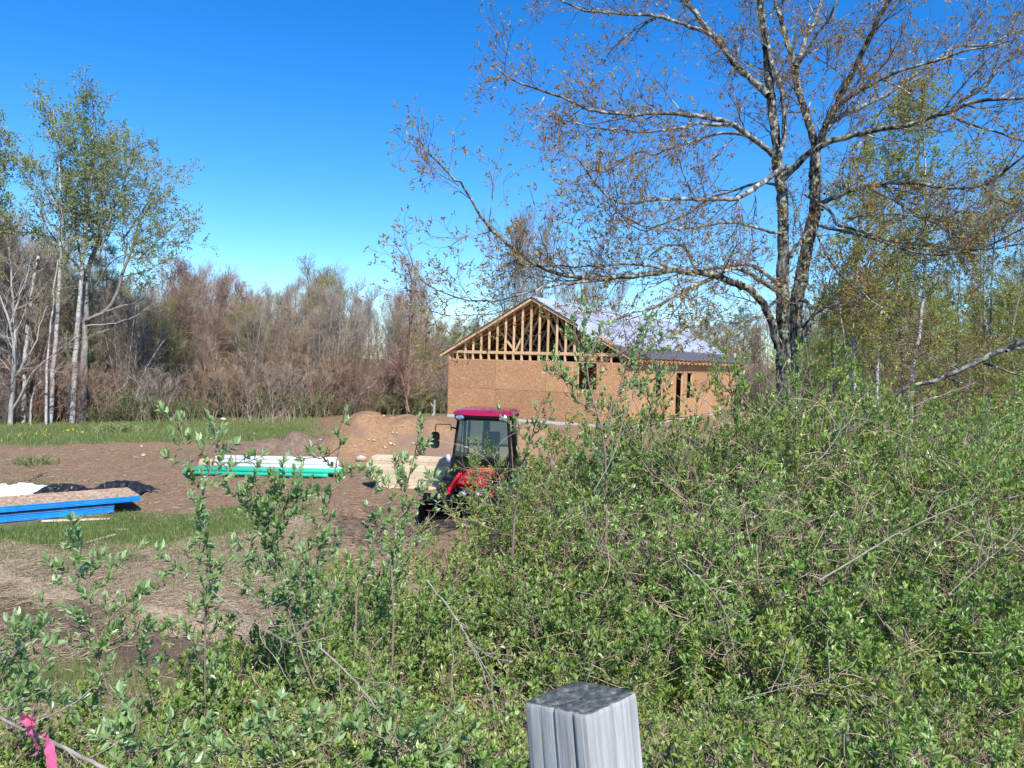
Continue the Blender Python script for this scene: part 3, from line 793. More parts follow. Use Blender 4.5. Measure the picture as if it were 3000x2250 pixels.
for sx in (-1, 1): quadpane('side_window', (sx * .625, .0, T - .26), (sx * .655, 1.38, T - .26), (sx * .70, 1.44, .9), (sx * .745, -.12, .8), tractor)
boxes_obj('seat', [boxv(-.25, .25, .75, 1.2, .95, 1.08), beamv((0, 1.18, 1.05), (0, 1.28, 1.62), .46, .10, (0, 1, 0))], M_black, tractor, .03)
boxes_obj('dashboard', [boxv(-.28, .28, .02, .3, .75, 1.12)], M_black, tractor, .03)
g = Geo(); a_ = np.linspace(0, 2 * pi, 17); g.tube(np.stack([np.cos(a_) * .19, .42 + np.sin(a_) * .13, 1.30 + np.sin(a_) * .12], 1), np.full(17, .014), 5, .5)
obj('steering_wheel', g.mesh('steering_wheel', M_black, True), tractor)
box('cab_post', -.22, -.06, 1.30, 1.40, 1.0, T - .26, M_black, tractor)
# hood
def hoodring(y, z0, z1, w_, r):
    v = rrect(w_, (z1 - z0) / 2, r, 0, 0, 0, 5)
    return np.stack([v[:, 0], np.full(len(v), y), v[:, 1] + (z0 + z1) / 2], 1)
loft('hood', [hoodring(-.20, HBOT - .03, HTOP, .33, .15), hoodring(-.55, HBOT - .03, HTOP - .01, .335, .16), hoodring(-1.1, HBOT - .02, HTOP - .05, .33, .15), hoodring(-1.42, HBOT, HTOP - .11, .32, .13), hoodring(-1.52, HBOT + .01, HTOP - .18, .29, .10)], M_red, tractor)
boxes_obj('hood_groove', [boxv(-.31, -.298, -1.2, -.3, HTOP - .02, HTOP + .0)], M_black, tractor)
loft('grille', [hoodring(-.9, HBOT - .46, HBOT - .025, .30, .05), hoodring(-1.46, HBOT - .46, HBOT - .025, .30, .06), hoodring(-1.51, HBOT - .44, HBOT - .03, .27, .06)], M_black, tractor)
for sx in (-1, 1):
    o = lathe('headlight', [(.0, .0), (.05, .004), (.075, .02), (.08, .035), (.0, .045)], M_lens, tractor, 18); o.rotation_euler = (rad(90), 0, 0); o.location = (sx * .17, -1.505, HBOT - .13)
    o = lathe('headlight_ring', [(.078, .02), (.092, .02), (.092, .042), (.08, .046)], mat('blue_ring', (.06, .10, .45), .25, .6), tractor, 18); o.rotation_euler = (rad(90), 0, 0); o.location = (sx * .17, -1.505, HBOT - .13)
for k in range(4): box('grille_bar', -.24, .24, -1.518, -1.505, HBOT - .27 - k * .045, HBOT - .255 - k * .045, M_rim, tractor)
boxes_obj('chassis', [boxv(-.22, .22, -1.45, 1.3, .35, .62), boxv(-.62, .62, -1.12, -.95, .33, .43), boxv(-.65, .65, .95, 1.1, .5, .66)], M_black, tractor, .01)
def wheel(x, y, R, W, sgn):
    ty = lathe('tyre', [(R * .58, -W / 2), (R * .93, -W / 2), (R, -W * .36), (R, W * .36), (R * .93, W / 2), (R * .58, W / 2)], M_rub, tractor, 28)
    ty.rotation_euler = (0, rad(90), 0); ty.location = (x, y, R)
    vs = []
    for k in range(20):
        for s in (-1, 1):
            a = 2 * pi * (k + (.5 if s > 0 else 0)) / 20; c0 = np.array([sin(a) * R * 1.02, cos(a) * R * 1.02, 0]); c1 = np.array([sin(a + .16) * R * 1.02, cos(a + .16) * R * 1.02, s * W * .48])
            vs.append(beamv(c0, c1, .03, .035, (sin(a), cos(a), 0)))
    lg = boxes_obj('tyre_lugs', vs, M_rub, tractor); lg.rotation_euler = (0, rad(90), 0); lg.location = (x, y, R)
    o = lathe('rim', [(.0, 0), (R * .3, 0), (R * .4, -.04), (R * .56, -.05), (R * .6, sgn * 0 - W * .3), (R * .6, W * .3), (R * .5, .03), (0, .02)], M_rim, tractor, 24); o.rotation_euler = (0, rad(90), 0); o.location = (x + sgn * .05, y, R)
for sx in (-1, 1):
    wheel(sx * .60, 1.0, .50, .32, sx); wheel(sx * .62, -1.03, .36, .24, sx)
    fv = []
    for k in range(7):
        a = rad(20 + k * 22); b2 = rad(20 + (k + 1) * 22)
        fv.append(beamv((sx * .62, 1.0 + cos(a) * .57, .50 + sin(a) * .57), (sx * .62, 1.0 + cos(b2) * .57, .50 + sin(b2) * .57), .025, .30, (1, 0, .001)) )
    boxes_obj('fender', [np.array(v) for v in fv], M_black, tractor)
    boxes_obj('loader_arm', [beamv((sx * .50, .05, .35), (sx * .50, .05, .72), .09, .16, (0, 1, 0)), beamv((sx * .50, .05, .70), (sx * .50, -1.2, .58), .08, .12), beamv((sx * .50, -1.2, .58), (sx * .50, -2.05, .20), .08, .11)], M_red, tractor, .008)
    g = Geo(); g.tube([(sx * .50, -.2, .42), (sx * .50, -.7, .50), (sx * .50, -1.2, .50)], [.035, .035, .02], 8, .5); obj('hydraulic_cylinder', g.mesh('hydraulic_cylinder', M_chrome, True), tractor)
bv = []
for k in range(7):
    a = rad(-70 + k * 32); b2 = rad(-70 + (k + 1) * 32)
    bv.append(beamv((0, -2.35 + .26 * cos(a) * 1, .28 + .26 * sin(a)), (0, -2.35 + .26 * cos(b2), .28 + .26 * sin(b2)), 1.7, .02, (1, 0, .001)) if False else boxv(-.85, .85, -2.35 + .26 * cos(a) - .04, -2.35 + .26 * cos(a) + .02, .28 + .26 * sin(a) - .06, .28 + .26 * sin(a) + .06))
boxes_obj('loader_bucket', bv + [boxv(-.86, -.84, -2.75, -2.1, .02, .5), boxv(.84, .86, -2.75, -2.1, .02, .5), boxv(-.84, .84, -2.8, -2.2, .0, .025)], M_black, tractor, .004)
# mirror at the left of the picture
g = Geo(); g.tube([(-.63, -.06, T - .48), (-.72, -.08, T - .46), (-.77, -.08, T - .46)], [.022, .02, .012], 7, .5)
g.tube([(-.77, -.08, T - .52), (-.775, -.08, T - .41), (-.80, -.08, T - .385), (-1.12, -.08, T - .385), (-1.15, -.08, T - .40), (-1.155, -.08, T - .58)], [.012] * 6, 7, .5)
obj('mirror_arm', g.mesh('mirror_arm', M_black, True), tractor)
o = loft('mirror_head', [hoodring(-.05, -.17, .17, .075, .06), hoodring(-.075, -.20, .20, .105, .08), hoodring(-.045, -.20, .20, .11, .08)][::1], M_black, tractor); o.location = (-1.155, -.04, T - .77)
o = lathe('work_lamp', [(.0, .0), (.04, .004), (.06, .03), (.06, .07), (.0, .085)], M_lens, tractor, 16); o.rotation_euler = (rad(90), 0, 0); o.location = (-.80, -.14, T - 1.18); o.scale = (.9, 1.6, 1)
g = Geo(); g.tube([(-.72, -.1, WB + .18), (-.86, -.12, WB + .10), (-.88, -.1, WB - .3), (-.76, .0, WB - .52)], [.014] * 4, 6, .5); obj('grab_handle', g.mesh('grab_handle', M_black, True), tractor)

# ------------------------------------------------------------------ generic trees
rng = np.random.default_rng(101)
def stems(H, n, lean, r0, m=9, wig=.05, spread=.15, split=0.0):
    base = np.stack([rng.normal(size=n) * spread, rng.normal(size=n) * spread, np.full(n, -.25)], 1)
    if n == 1: base[:, :2] = 0
    d = np.stack([rng.normal(size=n) * lean, rng.normal(size=n) * lean, np.ones(n)], 1)
    out = np.empty((n, m, 3)); out[:, 0] = base; p = base; hh = H * rng.uniform(.82, 1, n)
    for k in range(1, m):
        d = d + rng.normal(size=d.shape) * wig; d[:, 2] = np.abs(d[:, 2]) ; d /= np.linalg.norm(d, axis=1, keepdims=True)
        d += np.array([0, 0, .04])
        p = p + d * (hh / (m - 1))[:, None]; out[:, k] = p
    R = (r0 * rng.uniform(.75, 1.1, n))[:, None] * (np.linspace(1, 0, m)[None] ** .9 * .88 + .12)
    return out, R
def leafset(g, Pt, k, L_, W_, tmin=.3, tint=None, hang=0.0, hi=False, upb=.3, droop=0.0):
    pos, tg = along(Pt, k, tmin, 1.0)
    ax = tg * .5 + rng.normal(size=pos.shape) * .6 + np.array([0, 0, upb - hang])
    nr = rng.normal(size=pos.shape) * .6 + np.array([0, 0, .9])
    n = len(pos)
    g.leaves(pos, ax, nr, rng.uniform(*L_, n), rng.uniform(*W_, n), hi=hi, tint=tint, droop=droop)
def forest_tree(H, nst, r0, tw, trunkmat, leaf=None, c=(22, 9, 6), low=.15, twr=.007, lean=.07, leafn=2, leafs=(.05, .09), upb=.10, ang=(25, 60), llen=.26):
    S, R = stems(H, nst, lean, r0)
    gt = Geo(); gt.tubes(S, R, 7)
    g = Geo()
    c1 = max(4, c[0] // (1 if nst == 1 else 2))
    A, Ra = spawn(S, R, c1, low, .97, (H * llen * .6, H * llen), ang, 6, .10, upb, .45, lpow=.72, rmin=twr * 1.5)
    B, Rb = spawn(A, Ra, c[1], .15, 1, (H * .05, H * .13), (25, 60), 5, .12, upb, .6, lpow=.5, rmin=twr)
    C, Rc = spawn(B, Rb, c[2], .1, 1, (.20, .55), (20, 55), 3, .12, upb, .7, lpow=.3, rmin=twr * .75)
    g.tubes(A, Ra, 4); g.tubes(B, np.maximum(Rb, twr * .6), 3); g.tubes(C, np.maximum(Rc, twr * .5), 3)
    ms = [('trunk', gt.mesh('trunk', trunkmat, True)), ('twigs', g.mesh('twigs', tw))]
    if leaf is not None:
        gl = Geo(); leafset(gl, C, leafn, leafs, (leafs[0] * .6, leafs[1] * .6), .4); ms.append(('foliage', gl.mesh('foliage', leaf)))
    return ms
def proto(name, ms, label, cat, group):
    r = empty(name, (0, 0, 0), 0, label, cat, group)
    for n, me in ms: obj(n, me, r)
    return r
def wood_zone(xv):
    for lim, t in ((120, 'behind the leftmost slim birches'), (330, 'behind the tall aspens'), (470, 'just right of the aspens'), (620, 'above the dry grass clump'), (790, 'above the dark soil mound'), (980, 'between the sandy mound and the house'), (1440, 'behind the house'), (1700, 'beyond the end of the long roof'), (1900, 'behind the big lichen covered trunks')):
        if xv < lim: return t
    return 'behind the right hand birches'
class Kind:
    """builds a thing once, then copies it"""
    def __init__(s, name, ms, label, cat, group): s.a = (name, ms, label, cat, group); s.r = None
    def put(s, loc, rz, scale=1, label=None, group=None, zone=None):
        if zone:
            b = s.a[2]
            for t in (' in the wood behind the field', ' in the wood', ' at the foot of the wood', ' standing behind the bare wood'): b = b.replace(t, '')
            label = b + ' ' + zone; group = label
        if s.r is None:
            s.r = proto(*s.a); s.r.location = [float(v) for v in loc]; s.r.rotation_euler = (0, 0, rz); s.r.scale = scale if isinstance(scale, tuple) else (scale,) * 3
            if label: s.r['label'] = label
            if group: s.r['group'] = group
            return s.r
        return copy_thing(s.r, loc, rz, scale, label or s.a[2], group or s.a[4])
FT = 'trees of the wood edge'
kinds = [
    Kind('bare_tree', forest_tree(8.6, 1, .085, M_fortwig['grey'], M_grey), 'slender leafless grey tree in the wood behind the field', 'tree', 'leafless grey trees of the wood'),
    Kind('bare_tree', forest_tree(8.8, 3, .065, M_fortwig['brown'], M_grey, c=(30, 8, 6)), 'several stemmed leafless brown tree in the wood behind the field', 'tree', 'several stemmed brown trees of the wood'),
    Kind('bare_tree', forest_tree(8.4, 4, .05, M_fortwig['red'], M_grey, c=(30, 8, 6), lean=.12), 'leafless tree with thin reddish twigs in the wood', 'tree', 'reddish twigged trees of the wood'),
    Kind('budding_tree', forest_tree(8.5, 2, .07, M_fortwig['olive'], M_grey, M_yel, c=(30, 8, 6), leafn=3), 'yellow green budding tree in the wood', 'tree', 'budding yellow green trees of the wood'),
    Kind('birch_tree', forest_tree(9.0, 1, .075, M_fortwig['grey'], M_birch, c=(22, 9, 5), low=.4), 'thin white trunked bare birch in the wood behind the field', 'tree', 'white trunked birches of the wood'),
    Kind('bare_tree', forest_tree(8.8, 2, .07, M_fortwig['grey'], M_pale, c=(32, 8, 7), low=.35, upb=.2, ang=(15, 40)), 'pale stemmed leafless tree with upswept twigs in the wood', 'tree', 'pale upswept trees of the wood'),
]
kinds.append(Kind('sapling_clump', forest_tree(6.4, 9, .028, M_fortwig['grey'], M_pale, c=(22, 6, 5), low=.25, lean=.12, upb=.16, ang=(15, 45), twr=.006), 'upright slender sapling clump in the wood', 'tree', 'sapling clumps of the wood'))
kinds.append(Kind('sapling_clump', forest_tree(6.8, 8, .030, M_fortwig['olive'], M_grey, M_yel, c=(22, 6, 5), low=.25, lean=.14, upb=.14, ang=(15, 45), leafn=2, leafs=(.04, .07)), 'budding yellow green sapling clump in the wood', 'tree', 'budding sapling clumps of the wood'))
k_purple = Kind('maple_tree', forest_tree(9.6, 2, .09, M_fortwig['red'], M_grey, M_pur, c=(34, 9, 7), low=.35, leafn=2, leafs=(.06, .10)), 'round headed tree with purple red buds rising above the wood', 'tree', 'purple budded trees above the wood')
k_green = Kind('green_tree', forest_tree(8.2, 2, .08, M_fortwig['olive'], M_grey, M_yg, c=(24, 8, 6), leafn=4, leafs=(.08, .14)), 'rounded fresh green tree top standing behind the bare wood', 'tree', 'fresh green trees of the wood')
def brush_ms(H, n, tw, leaf=None, c=(9, 7), leafn=3, spread=.5, leafs=(.05, .09)):
    S, R = stems(H, n, .22, .016, 7, .07, spread)
    g = Geo(); g.tubes(S, np.maximum(R, .006), 4)
    A, Ra = spawn(S, R, c[0], .1, 1, (.5, 1.2), (12, 45), 5, .09, .12, .7, rmin=.006); B, Rb = spawn(A, Ra, c[1], .1, 1, (.2, .5), (20, 50), 3, .12, .10, .7, rmin=.005)
    g.tubes(A, np.maximum(Ra, .005), 3); g.tubes(B, np.maximum(Rb, .0045), 3)
    ms = [('stems', g.mesh('stems', tw))]
    if leaf is not None: gl = Geo(); leafset(gl, B, leafn, leafs, (leafs[0] * .6, leafs[1] * .6), .1); ms.append(('foliage', gl.mesh('foliage', leaf)))
    return ms
M_dkleaf = leaf_mat('dark_shrub_leaf', [(0, (.045, .065, .018)), (.6, (.085, .125, .032)), (1, (.15, .20, .06))], .3)
b_red = Kind('brush_shrub', brush_ms(2.9, 26, M_fortwig['red']), 'leafless reddish brush shrub at the foot of the wood', 'shrub', 'reddish brush at the wood edge')
b_grey = Kind('brush_shrub', brush_ms(2.6, 26, M_fortwig['grey']), 'leafless grey brown brush shrub at the foot of the wood', 'shrub', 'grey brown brush at the wood edge')
b_brown = Kind('brush_shrub', brush_ms(3.4, 30, M_fortwig['brown']), 'tall tangled brown brush shrub at the foot of the wood', 'shrub', 'tall brown brush at the wood edge')
b_green = Kind('green_shrub', brush_ms(1.3, 20, M_fortwig['olive'], M_dkleaf, (7, 6), 3, .6, (.05, .08)), 'low dark green leafy shrub at the foot of the wood', 'shrub', 'low green shrubs at the wood edge')

rng = np.random.default_rng(201)
# silhouette of the wood: photo x (2212 wide) -> photo y of the tree tops
SX = [-150, 0, 60, 130, 250, 330, 350, 420, 470, 500, 560, 600, 640, 690, 740, 800, 850, 890, 925, 960, 1010, 1080, 1150, 1250, 1400, 1480, 1560, 1650, 1760, 1900, 2250]
SY = [430, 440, 480, 520, 600, 625, 575, 565, 610, 600, 630, 615, 575, 580, 585, 655, 620, 585, 690, 680, 675, 690, 720, 740, 730, 690, 670, 668, 620, 590, 540]
def place_wood(n, d0, d1, x0, x1, pool, hk, rel=(.72, 1.0), cap=None):
    for i in range(n):
        xv = x0 + (x1 - x0) * (i + rng.random()) / n
        sx_ = (xv - 1106) / 1661
        e = float(edgeD(sx_ * 40, 40.0))
        D = e + rng.uniform(d0, d1)
        p = PV(xv, 800, D); gz_ = float(height(p[0], D, False))
        yt = np.interp(xv, SX, SY)
        ztop = PV(xv, yt, D)[2]
        Hh = (ztop - gz_) * rng.uniform(*rel) * 1.07
        k = pool[rng.integers(len(pool))]
        s = Hh / hk[id(k)]
        k.put((p[0], D, gz_ - .05), rng.random() * 6.28, (s * rng.uniform(.85, 1.1), s * rng.uniform(.85, 1.1), s), zone=('in front row ' if d1 <= 6 else '') + wood_zone(xv))
hk = {id(k): 8.8 for k in kinds}; hk[id(kinds[6])] = 6.6; hk[id(kinds[7])] = 7.0; hk[id(k_purple)] = 9.6; hk[id(k_green)] = 8.4
place_wood(70, 1, 5, -60, 1010, [kinds[6], kinds[7], kinds[4], kinds[2], kinds[1], kinds[4], kinds[6]], hk, (.5, .9))
place_wood(64, 6, 14, -60, 1060, [kinds[0], kinds[1], kinds[3], kinds[4], kinds[5], kinds[0]], hk, (.80, 1.03))
place_wood(80, 14, 40, -60, 1120, [kinds[0], kinds[5], kinds[1], kinds[4]], hk, (.90, 1.06))
place_wood(16, 2, 6, 330, 600, [kinds[3], kinds[3], kinds[2]], hk, (.6, .85))
for xv, yv, D, s in ((395, 560, 47, 1), (440, 590, 50, .9), (500, 600, 52, .85)):
    p = PV(xv, 800, D); zt_ = PV(xv, yv, D)[2]; k_purple.put((p[0], D, -.1), rng.random() * 6, (zt_ + .1) / 9.4)
for xv, yv, D in ((515, 622, 56), (330, 640, 44), (690, 612, 60), (1000, 688, 58), (965, 700, 56), (925, 720, 60)):
    p = PV(xv, 800, D); zt_ = PV(xv, yv, D)[2]; k_green.put((p[0], D, -.1), rng.random() * 6, ((zt_ + .1) / 8.2 * 1.15, (zt_ + .1) / 8.2, (zt_ + .1) / 8.2))
# tall bare tree behind the house
k_upsw = Kind('bare_tree', forest_tree(12.5, 9, .07, M_fortwig['grey'], M_grey, M_bud, c=(40, 8, 7), low=.25, upb=.20, ang=(20, 50), lean=.30, leafn=1, leafs=(.04, .07), llen=.30), 'tall bare tree with fine upswept twigs directly behind the open gable', 'tree', None)
p = PV(1140, 800, 52); k_upsw.put((p[0], 52, 0), .4, (1.0, 1.0, (PV(1140, 425, 52)[2]) / 12.2))
p = PV(1260, 800, 56); k_upsw.put((p[0], 56, 0), 2.4, (.85, .85, (PV(1260, 540, 56)[2]) / 12.2), 'lower bare upswept tree behind the house, right of the gable peak')
# trees beyond the house, to its right
place_wood(26, 12, 34, 1440, 1790, [kinds[1], kinds[3], kinds[2], kinds[1]], hk, (.8, 1.0))
place_wood(40, -24, 10, 1740, 2330, [kinds[1], kinds[3], k_green, kinds[7], k_green, kinds[7]], hk, (.6, 1.0))
def place_brush(n, d0, d1, x0, x1, pool, sc_=(.75, 1.15)):
    for i in range(n):
        xv = x0 + (x1 - x0) * (i + rng.random()) / n; sx_ = (xv - 1106) / 1661
        D = float(edgeD(sx_ * 40, 40.0)) + rng.uniform(d0, d1); p = PV(xv, 900, D)
        s = rng.uniform(*sc_)
        pool[rng.integers(len(pool))].put((p[0], D, float(height(p[0], D, False)) - .05), rng.random() * 6.28, (s * 1.2, s * 1.2, s), zone='at the edge ' * 0 + wood_zone(xv))
place_brush(60, -.2, 4, -40, 1000, [b_red, b_grey, b_grey, b_brown])
place_brush(50, 2, 9, -40, 1000, [b_brown, b_red, b_grey, b_brown], (.7, 1.05))
place_brush(16, 0, 3, 520, 1000, [b_red, b_brown], (.8, 1.25))
place_brush(24, -.6, 1.2, 200, 1000, [b_green], (.4, 1.2))
place_brush(46, -4, 14, 1440, 2300, [b_brown, b_grey, b_green], (1.0, 1.6))

def pine_ms(H):
    S, R = stems(H, 1, .02, .14, 8, .01); g = Geo(); g.tubes(S, R, 6)
    A, Ra = spawn(S, R, 60, .25, .99, (H * .20, H * .30), (70, 95), 5, .08, .05, .3, lpow=.85); B, Rb = spawn(A, Ra, 9, .2, 1, (.3, .7), (30, 60), 3, .1, .1, .6); g.tubes(A, Ra, 4); g.tubes(B, Rb, 3)
    gl = Geo(); leafset(gl, B, 14, (.16, .30), (.012, .022), .1)
    return [('trunk', g.mesh('trunk', M_grey)), ('needles', gl.mesh('needles', M_pine))]
k_pine = Kind('pine_tree', pine_ms(9.5), 'dark green pine among the leafy white trunked trees', 'tree', None)
for xv, yv, D, lab in ((240, 500, 44, 'dark green pine behind the tall aspens'), (1532, 655, 78, 'dark pine top above the wood beyond the long roof'), (1600, 645, 80, 'ragged dark pine next to the lichen covered trunks'), (215, 560, 50, 'smaller dark pine further back among the aspen trunks')):
    p = PV(xv, 800, D); zt_ = PV(xv, yv, D)[2]; k_pine.put((p[0], D, 0), rng.random() * 6, zt_ / 9.5, lab)

# ------------------------------------------------------------------ traced trees
rng = np.random.default_rng(102)
Z = {'A': (1900, 0, 3.687), 'B': (2400, 0, 3.687), 'C': (1900, 400, 3.687), 'D': (2400, 400, 3.687), 'E': (1900, 750, 3.687), 'F': (2400, 750, 3.687),
     '5': (1200, 0, 1.843), '7': (1200, 500, 2.765), '8': (0, 600, 2.37), 'S': (0, 0, 1), 'V': (0, 0, 2212 / 3000)}
def trace(s, D0, de, w0, w1, n=None, wp=1.0):
    """'A 10 20 30 40 C 5 6' -> smooth 3-D path; widths are in photo pixels"""
    z = None; pts = []; tok = s.split(); i = 0
    while i < len(tok):
        if tok[i] in Z and not (tok[i] in '578' and z is not None and len(tok[i]) == 1 and False): z = Z[tok[i]]; i += 1
        pts.append((z[0] + float(tok[i]) / z[2], z[1] + float(tok[i + 1]) / z[2])); i += 2
    pts = np.array(pts); d = np.r_[0, np.cumsum(np.hypot(*np.diff(pts, axis=0).T))]; d /= d[-1]
    W3 = np.array([P(x, y, D0 + de * t) for (x, y), t in zip(pts, d)])
    n = n or max(8, int(len(pts) * 2.5))
    q = resample(W3, n)
    q[1:-1] += rng.normal(size=q[1:-1].shape) * .0005 * D0
    wd = w0 + (w1 - w0) * np.linspace(0, 1, n) ** wp
    return q, wd / 2 / F * (D0 + de * np.linspace(0, 1, n))
big = empty('large_tree', (0, 0, 0), 0, 'large twin trunked tree with lichen grey bark and sparse bronze buds', 'tree')
_b = P(2300, 1180, 13.0); big.location = (float(_b[0]), 13.0, float(height(_b[0], 13.0, False)))
bloc = np.array(big.location)
def tracedobj(name, root, rl, q, r, material, sides=12, flare=0, tw=None):
    g = Geo()
    g.tube(q - rl, r, sides, .5)
    me = g.mesh(name, material, True)
    return obj(name, me, root)
D0 = 13.0
base1 = f"{P(2292, 1150, 13)[0]}"
trunks = [
    ('E 1470 1560 1455 1200 1450 1000 1450 600 1455 250 C 1462 1300 1458 1150 1450 800 1450 550 1400 420 1385 250 1398 60 A 1385 1500 1340 1250 1310 1000 1290 700 1262 400 1225 200 1205 -60 1190 -700', 13.0, .6, 44, 15, .8),
    ('E 1560 1560 1590 1150 1590 750 1600 450 1640 290 C 1700 1250 1755 1000 1795 850 1805 600 1800 300 1805 130', 13.3, 0, 40, 30, 1),
]
